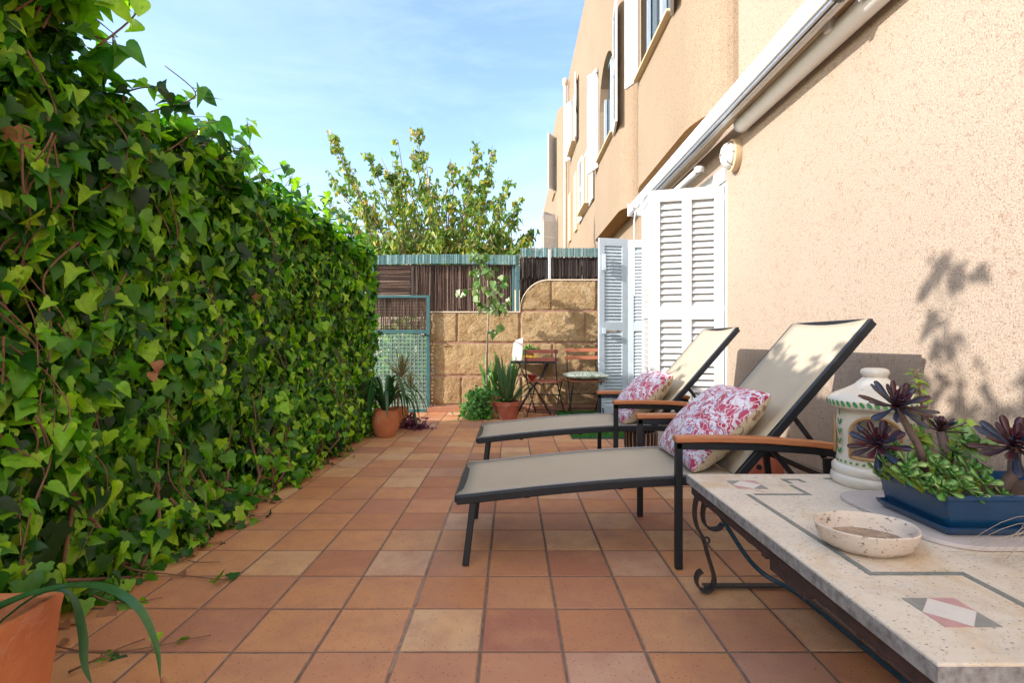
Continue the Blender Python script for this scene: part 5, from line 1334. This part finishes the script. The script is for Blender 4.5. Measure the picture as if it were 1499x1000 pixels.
m.build('leaves',M['agave'],T,smooth=True)

T=thing('potted_sapling',(-.26,6.42,0),'slender pale sapling with few leaves in a terracotta pot, against the stone wall','potted plant','potted plants by the stone wall')
pot(T,(-.22,6.42),.12,.17,.29,'terra_red',.04)
m=MB(); D=6.42; tr=[Vector((-.335,D,.25))]+[at(713,560,D),at(712,530,D),at(714,490,D),at(716,455,D),at(714,425,D),at(706,395,D),at(700,378,D)]
m.tube(tr,[.016,.015,.013,.012,.010,.007,.005,.003],8)
lf=[]
for (px_,py_) in ((672,425),(690,400),(738,410),(748,440),(700,380),(722,395),(740,455),(695,440),(728,428),(700,415),(735,475),(712,380),(690,372),(720,445)):
    s=min(tr,key=lambda q:abs(q.z-(at(px_,py_,D).z-.05))); e=at(px_,py_,D+random.uniform(-.12,.12)); m.tube([s,s.lerp(e,.5)+Vector((0,0,.02)),e],[.004,.003,.0015],5)
    for _ in range(9):
        q=s.lerp(e,random.uniform(.35,1.05)); lf.append((q.x+random.gauss(0,.03),q.y+random.gauss(0,.04),q.z+random.gauss(0,.03)))
m.build('trunk',M['trunk'],T,smooth=True)
P=np.array(lf); n=len(P); V,F=leaves(HEART,P,np.stack([RNG.normal(0,.5,n),RNG.normal(-.8,.4,n),RNG.normal(.3,.5,n)],1),np.stack([RNG.normal(0,.5,n),RNG.normal(0,.3,n),RNG.normal(-1,.3,n)],1),RNG.uniform(.055,.10,n)); np_mesh('crown',V,F,M['sapleaf'],T)
T=thing('trailing_plant',(-.40,6.36,0),'bright green trailing creeper spilling out of the sapling pot onto the tiles','plant')
P=[];rr=random.Random(9)
for _ in range(1500):
    t=rr.random(); z=.34-.33*t+rr.gauss(0,.02); wd=.12+.06*t; P.append((-.40-.04*t+rr.gauss(0,wd*.55),6.32-.06*t+rr.gauss(0,.07),max(.01,z)))
for _ in range(140): P.append((-.20+rr.gauss(0,.07),6.28+rr.gauss(0,.03),.27+rr.gauss(0,.03)))
P=np.array(P); n=len(P); V,F=leaves(IVY,P,np.stack([RNG.normal(-.2,.5,n),RNG.normal(-.8,.5,n),RNG.normal(.6,.5,n)],1),RNG.normal(size=(n,3)),RNG.uniform(.02,.045,n)); np_mesh('foliage',V,F,M['trail'],T)
m=MB()
for _ in range(30): a=rr.uniform(-.45,-.25); m.tube([(-.25,6.4,.28),(a,6.33,.3),(a-.06,6.3,.15),(a-.1+rr.gauss(0,.05),6.26,.02)],.003,4)
m.build('stem',M['trail'],T)
T=thing('flat_leaved_cactus',(-.2,6.6,0),'upright pale green flat leaved plant standing behind the agave','plant')
m=MB(); rr=random.Random(4)
for _ in range(26):
    x=-.22+rr.uniform(-.14,.22); l=rr.uniform(.35,.62); dx=rr.uniform(-.14,.10); strap(m,[(x,6.58,.22),(x+dx*.4,6.57+rr.gauss(0,.03),.22+l*.5),(x+dx,6.55+rr.gauss(0,.05),.22+l)],rr.uniform(.04,.06),.1)
m.build('leaves',M['cactus'],T,smooth=True)
m=MB(); m.lathe([(.001,0),(.09,0),(.12,.22),(.11,.22),(.1,.2),(.001,.2)],(-.14,6.62,0),24); m.build('pot_body',M['terra'],T,auto=40)

T=thing('potted_strap_plant',(-1.27,5.12,0),'round terracotta pot with arching dark strap leaves against the ivy end','potted plant','potted plants by the stone wall')
m=MB(); m.M=Matrix.Translation((-1.27,5.12,0.0))@Matrix.Rotation(R(3),4,'Y'); m.lathe([(.001,0.005),(.085,.005),(.115,.05),(.138,.12),(.135,.19),(.118,.245),(.112,.262),(.118,.272),(.108,.276),(.098,.25),(.001,.24)],(0,0,0),40,wob=.02); m.build('pot_body',M['terra'],T,auto=40)
m=MB(); rr=random.Random(12)
for i in range(44):
    a=rr.uniform(0,2*math.pi); l=rr.uniform(.30,.52); h=rr.uniform(.12,.36); c=Vector((-1.27,5.12,.26)); u=Vector((math.cos(a),math.sin(a)*.8,0))
    strap(m,[c+u*.02,c+u*l*.3+Vector((0,0,h*.8)),c+u*l*.62+Vector((0,0,h)),c+u*l*.88+Vector((0,0,h*.45)),c+u*l*.98+Vector((0,0,h*.1-.16*rr.random()))],rr.uniform(.028,.042),.15)
m.build('leaves',M['strapleaf'],T,smooth=True)
T=thing('potted_dracaena',(-1.26,5.65,0),'spiky tan and green dracaena rising behind the strap leaved pot','potted plant','potted plants by the stone wall')
m=MB(); m.lathe([(.001,0),(.09,0),(.12,.22),(.11,.22),(.1,.2),(.001,.2)],(-1.26,5.65,0),24); m.build('pot_body',M['terra'],T,auto=40)
m=MB(); m.tube([(-1.26,5.65,.18),(-1.25,5.64,.40),(-1.27,5.65,.55)],.014,8); m.build('stem',M['trunk'],T,smooth=True)
m=MB()
for (cx,cz,nn,ll) in ((-1.22,.55,50,.34),(-1.12,.42,26,.24)):
    for i in range(nn):
        a=rr.uniform(0,2*math.pi); el=rr.uniform(-.2,1.5); l=ll*rr.uniform(.6,1.1); d=Vector((math.cos(a)*math.cos(el),math.sin(a)*math.cos(el),math.sin(el))); c=Vector((cx,5.65,cz)); strap(m,[c,c+d*l*.5,c+d*l*.8,c+d*l+Vector((0,0,-.02))],.012,.2)
m.build('leaves',M['spike'],T,smooth=True)
P=[]
for _ in range(260): P.append((-1.13+rr.gauss(0,.07),5.62+rr.gauss(0,.05),abs(rr.gauss(.03,.07))))
for _ in range(60): P.append((-.98+rr.gauss(0,.06),5.55+rr.gauss(0,.05),abs(rr.gauss(.01,.015))))
P=np.array(P); n=len(P); V,F=leaves(LANCE,P,np.stack([RNG.normal(0,.5,n),RNG.normal(-.4,.5,n),RNG.normal(.7,.5,n)],1),RNG.normal(size=(n,3)),RNG.uniform(.04,.08,n))
T=thing('purple_plant',(-1.1,5.6,0),'low purple leaved creeper on the tiles near the gate','plant'); np_mesh('foliage',V,F,M['purple'],T)

# foreground planter, left edge
T=thing('square_planter',(-1.28,.95,0),'worn square terracotta planter at the lower left corner','planter')
zr=.355; xr=-1.062
def ring(e,z,nseg=14,lean=0):
    x0,x1,y0,y1=-1.50+e,xr-e,.66+e,1.216-e; out=[]
    for (a,b) in (((x0,y0),(x1,y0)),((x1,y0),(x1,y1)),((x1,y1),(x0,y1)),((x0,y1),(x0,y0))):
        for i in range(nseg): t=i/nseg; x=a[0]+(b[0]-a[0])*t; y=a[1]+(b[1]-a[1])*t; q=mnoise.noise(Vector((x*9,y*9,z*4)))*.004; out.append((x+q,y+q,z+(mnoise.noise(Vector((x*7,y*7,1)))*.008 if z>.3 else 0)))
    return out
m=MB(); loft(m,[ring(.03,.0),ring(.022,.1),ring(.012,.22),ring(.004,.32),ring(0,zr-.01),ring(.002,zr),ring(.012,zr+.001),ring(.022,zr-.004),ring(.026,.28)],cap1=False); m.build('pot_body',M['terra'],T,auto=50)
m=MB(); m.box(-1.47,xr-.03,.69,1.186,.22,.285); m.build('soil',M['soil'],T)
m=MB()
strap(m,[(-1.25,.98,.28),(-1.17,1.04,.33),(-1.09,1.10,.378),(-1.03,1.15,.392),(-.90,1.12,.41),(-.80,1.09,.383),(-.745,1.07,.315),(-.728,1.06,.25)],.026,.2)
strap(m,[(-1.30,.90,.28),(-1.20,.98,.33),(-1.12,1.05,.372),(-1.05,1.10,.398),(-1.00,1.14,.40),(-.97,1.18,.38)],.034,.18)
strap(m,[(-1.15,1.10,.30),(-1.08,1.16,.37),(-1.03,1.19,.36),(-1.00,1.19,.27),(-.985,1.18,.20),(-.96,1.17,.165)],.022,.15)
strap(m,[(-1.2,1.0,.28),(-1.14,1.02,.345),(-1.10,1.05,.33),(-1.09,1.06,.29)],.014,.15)
m.build('leaves',M['strapleaf'],T,smooth=True)
m=MB(); strap(m,[(-.728,1.06,.252),(-.722,1.058,.238),(-.712,1.055,.228)],.016,.5); m.build('dry_tip',M['dryleaf'],T)

# ------------------------------------------------------------------ bistro set
def bistro_chair(loc, rot, label, wood='slatwood'):
    """folding slatted chair; local: seat centre at origin, +y is the back side"""
    T=thing('folding_chair',(0,0,0),label,'chair','folding slatted bistro chairs')
    w_=.20
    for s in (-1,1):
        m=MB(); x=s*w_
        m.tube([(x,.19,.85),(x,.17,.62),(x,.12,.44),(x,-.22,.0)],.0085,8); m.build('back_leg',M['iron'],T,smooth=True)
        m=MB(); x=s*(w_-.025); m.tube([(x,-.17,.43),(x,-.02,.22),(x,.20,.0)],.0085,8); m.build('front_leg',M['iron'],T,smooth=True)
    for ya_,za_ in ((-.19,.045),(.15,.06),(.10,.415),(0,.27)): m=MB(); m.tube([(-w_,ya_,za_),(w_,ya_,za_)],.006,6); m.build('rail',M['iron'],T,smooth=True)
    m=MB()
    for i in range(6): y=-.19+i*.058; m.box(-.215,.215,y,y+.045,.435,.452)
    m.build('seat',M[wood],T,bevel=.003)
    for z,yy in ((.825,.172),(.725,.165)):
        m=MB(); m.sweep([(-.225,yy-.01,z),(-.1,yy+.006,z),(.1,yy+.006,z),(.225,yy-.01,z)],.014,.045); m.build('back_slat',M[wood],T,bevel=.003)
    T.location=loc; T.rotation_euler.z=rot; return T
bistro_chair((.42,6.55,0),R(180-22),'dark stained folding chair seen from behind, pushed up to the small table')
bistro_chair((.93,6.55,.012),R(3),'sunlit orange brown folding chair with a cushion, beside the pale shutter','slatwood_lit')
m=MB(); n=20; vs=[];fs=[]
for sg in (1,-1):
    b=len(vs)
    for i in range(n+1):
        for j in range(n+1):
            u=math.sin((-1+2*i/n)*math.pi/2); v=math.sin((-1+2*j/n)*math.pi/2); e=max(0,1-u*u)**.4*max(0,1-v*v)**.4
            vs.append((.93+.27*u*(1-.06*(1-v*v)),6.50+.22*v*(1-.06*(1-u*u)),.52+sg*(.05*e+.006*mnoise.noise(Vector((u*3,v*3,sg)))*e)))
    for i in range(n):
        for j in range(n): p=b+i*(n+1)+j; fs.append((p,p+n+1,p+n+2,p+1) if sg>0 else (p,p+1,p+n+2,p+n+1))
m.add(vs,fs); tag(m.build('seat_cushion',M['cushion'],loc=(.93,6.5,.47),smooth=True),'pale green and white patterned cushion on the orange chair','cushion')
T=thing('bistro_table',(.28,6.74,0),'small folding bistro table behind the dark chair','table')
m=MB()
for i in range(5): m.box(-.01,.56,6.60+i*.06,6.60+i*.06+.05,.68,.70)
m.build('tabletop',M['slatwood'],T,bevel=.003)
m=MB(); m.box(-.018,-.011,6.6,6.89,.665,.70); m.box(-.01,.56,6.585,6.597,.665,.70); m.build('rim',M['iron'],T)
for y in (6.63,6.86):
    m=MB(); m.tube([(.08,y,.68),(.16,y,.5),(.30,y,.34),(.50,y,.0)],.009,8); m.tube([(.48,y,.68),(.40,y,.5),(.26,y,.34),(.06,y,.0)],.009,8); m.build('leg',M['iron'],T,smooth=True)
for x_ in (.5,.06): m=MB(); m.tube([(x_,6.63,.04),(x_,6.86,.04)],.006,6); m.build('rail',M['iron'],T)
m=MB(); loft(m,[[( .0,6.62,.701),(.13,6.62,.701),(.13,6.70,.701),(.0,6.70,.701)],[(.005,6.625,.80),(.135,6.63,.80),(.13,6.69,.80),(.005,6.69,.80)],[(.02,6.645,.93),(.14,6.65,.95),(.14,6.68,.96),(.03,6.675,.94)],[(.05,6.655,.965),(.145,6.66,1.0),(.147,6.665,1.0),(.055,6.66,.968)]]); o=m.build('paper_bag',M['paper'],loc=(.07,6.66,.70),bevel=.004); tag(o,'crumpled white paper bag standing on the bistro table','bag')
for i,(x,y) in enumerate(((.18,6.66),(.25,6.64),(.30,6.69),(.215,6.72))):
    m=MB(); m.lathe([(.001,0),(.014,.004),(.03,.02),(.034,.034),(.03,.05),(.012,.064),(.001,.067)],(x,y,.702),14); o=m.build('lemon',M['lemon'],loc=(x,y,.702),smooth=True)
    tag(o,'ripe yellow lemon among others on the bistro table','fruit','lemons on the bistro table')
T=thing('potted_herb',(.23,6.80,.7),'small bright green herb behind the lemons on the bistro table','potted plant')
m=MB(); m.lathe([(.001,0),(.04,0),(.055,.09),(.05,.09),(.001,.08)],(.23,6.80,.702),20); m.build('pot_body',M['terra'],T,auto=40)
P=np.array([(.23+random.gauss(0,.045),6.80+random.gauss(0,.035),.83+random.gauss(0,.03)) for _ in range(170)]); n=len(P)
V,F=leaves(HEART,P,RNG.normal(size=(n,3))+np.array([0,-.8,.8]),RNG.normal(size=(n,3)),RNG.uniform(.02,.04,n)); np_mesh('foliage',V,F,M['trail'],T)
m=MB(); m.lathe([(.001,0),(.02,0),(.022,.008),(.045,.035),(.062,.075),(.058,.077),(.04,.04),(.001,.03)],(.25,6.47,.453),24); tag(m.build('red_bowl',M['redclay'],loc=(.25,6.47,.453),auto=40),'small red bowl on the seat of the dark folding chair','bowl')

# artificial turf mat
T=thing('turf_mat',(1.1,5.8,0),'bright green artificial grass mat under the bistro chairs and loungers','rug')
m=MB(); m.box(.585,1.80,4.98,6.86,.001,.012); m.build('backing',M['greenpaint'],T)
n=30000; x=RNG.uniform(.585,1.80,n); y=RNG.uniform(4.975,6.86,n); hh=RNG.uniform(.014,.03,n); a=RNG.uniform(0,6.28,n); ww=.004
dx=np.cos(a)*ww; dy=np.sin(a)*ww; tx=RNG.normal(0,.008,n); ty=RNG.normal(-.003,.008,n)
V=np.stack([np.stack([x-dx,y-dy,np.full(n,.011)],1),np.stack([x+dx,y+dy,np.full(n,.011)],1),np.stack([x+tx,y+ty,.011+hh],1)],1).reshape(-1,3)
F=np.arange(3*n).reshape(-1,3); np_mesh('grass_pile',V,F,M['turf'],T,smooth=False)

S.cycles.max_bounces = 6; S.cycles.transparent_max_bounces = 4
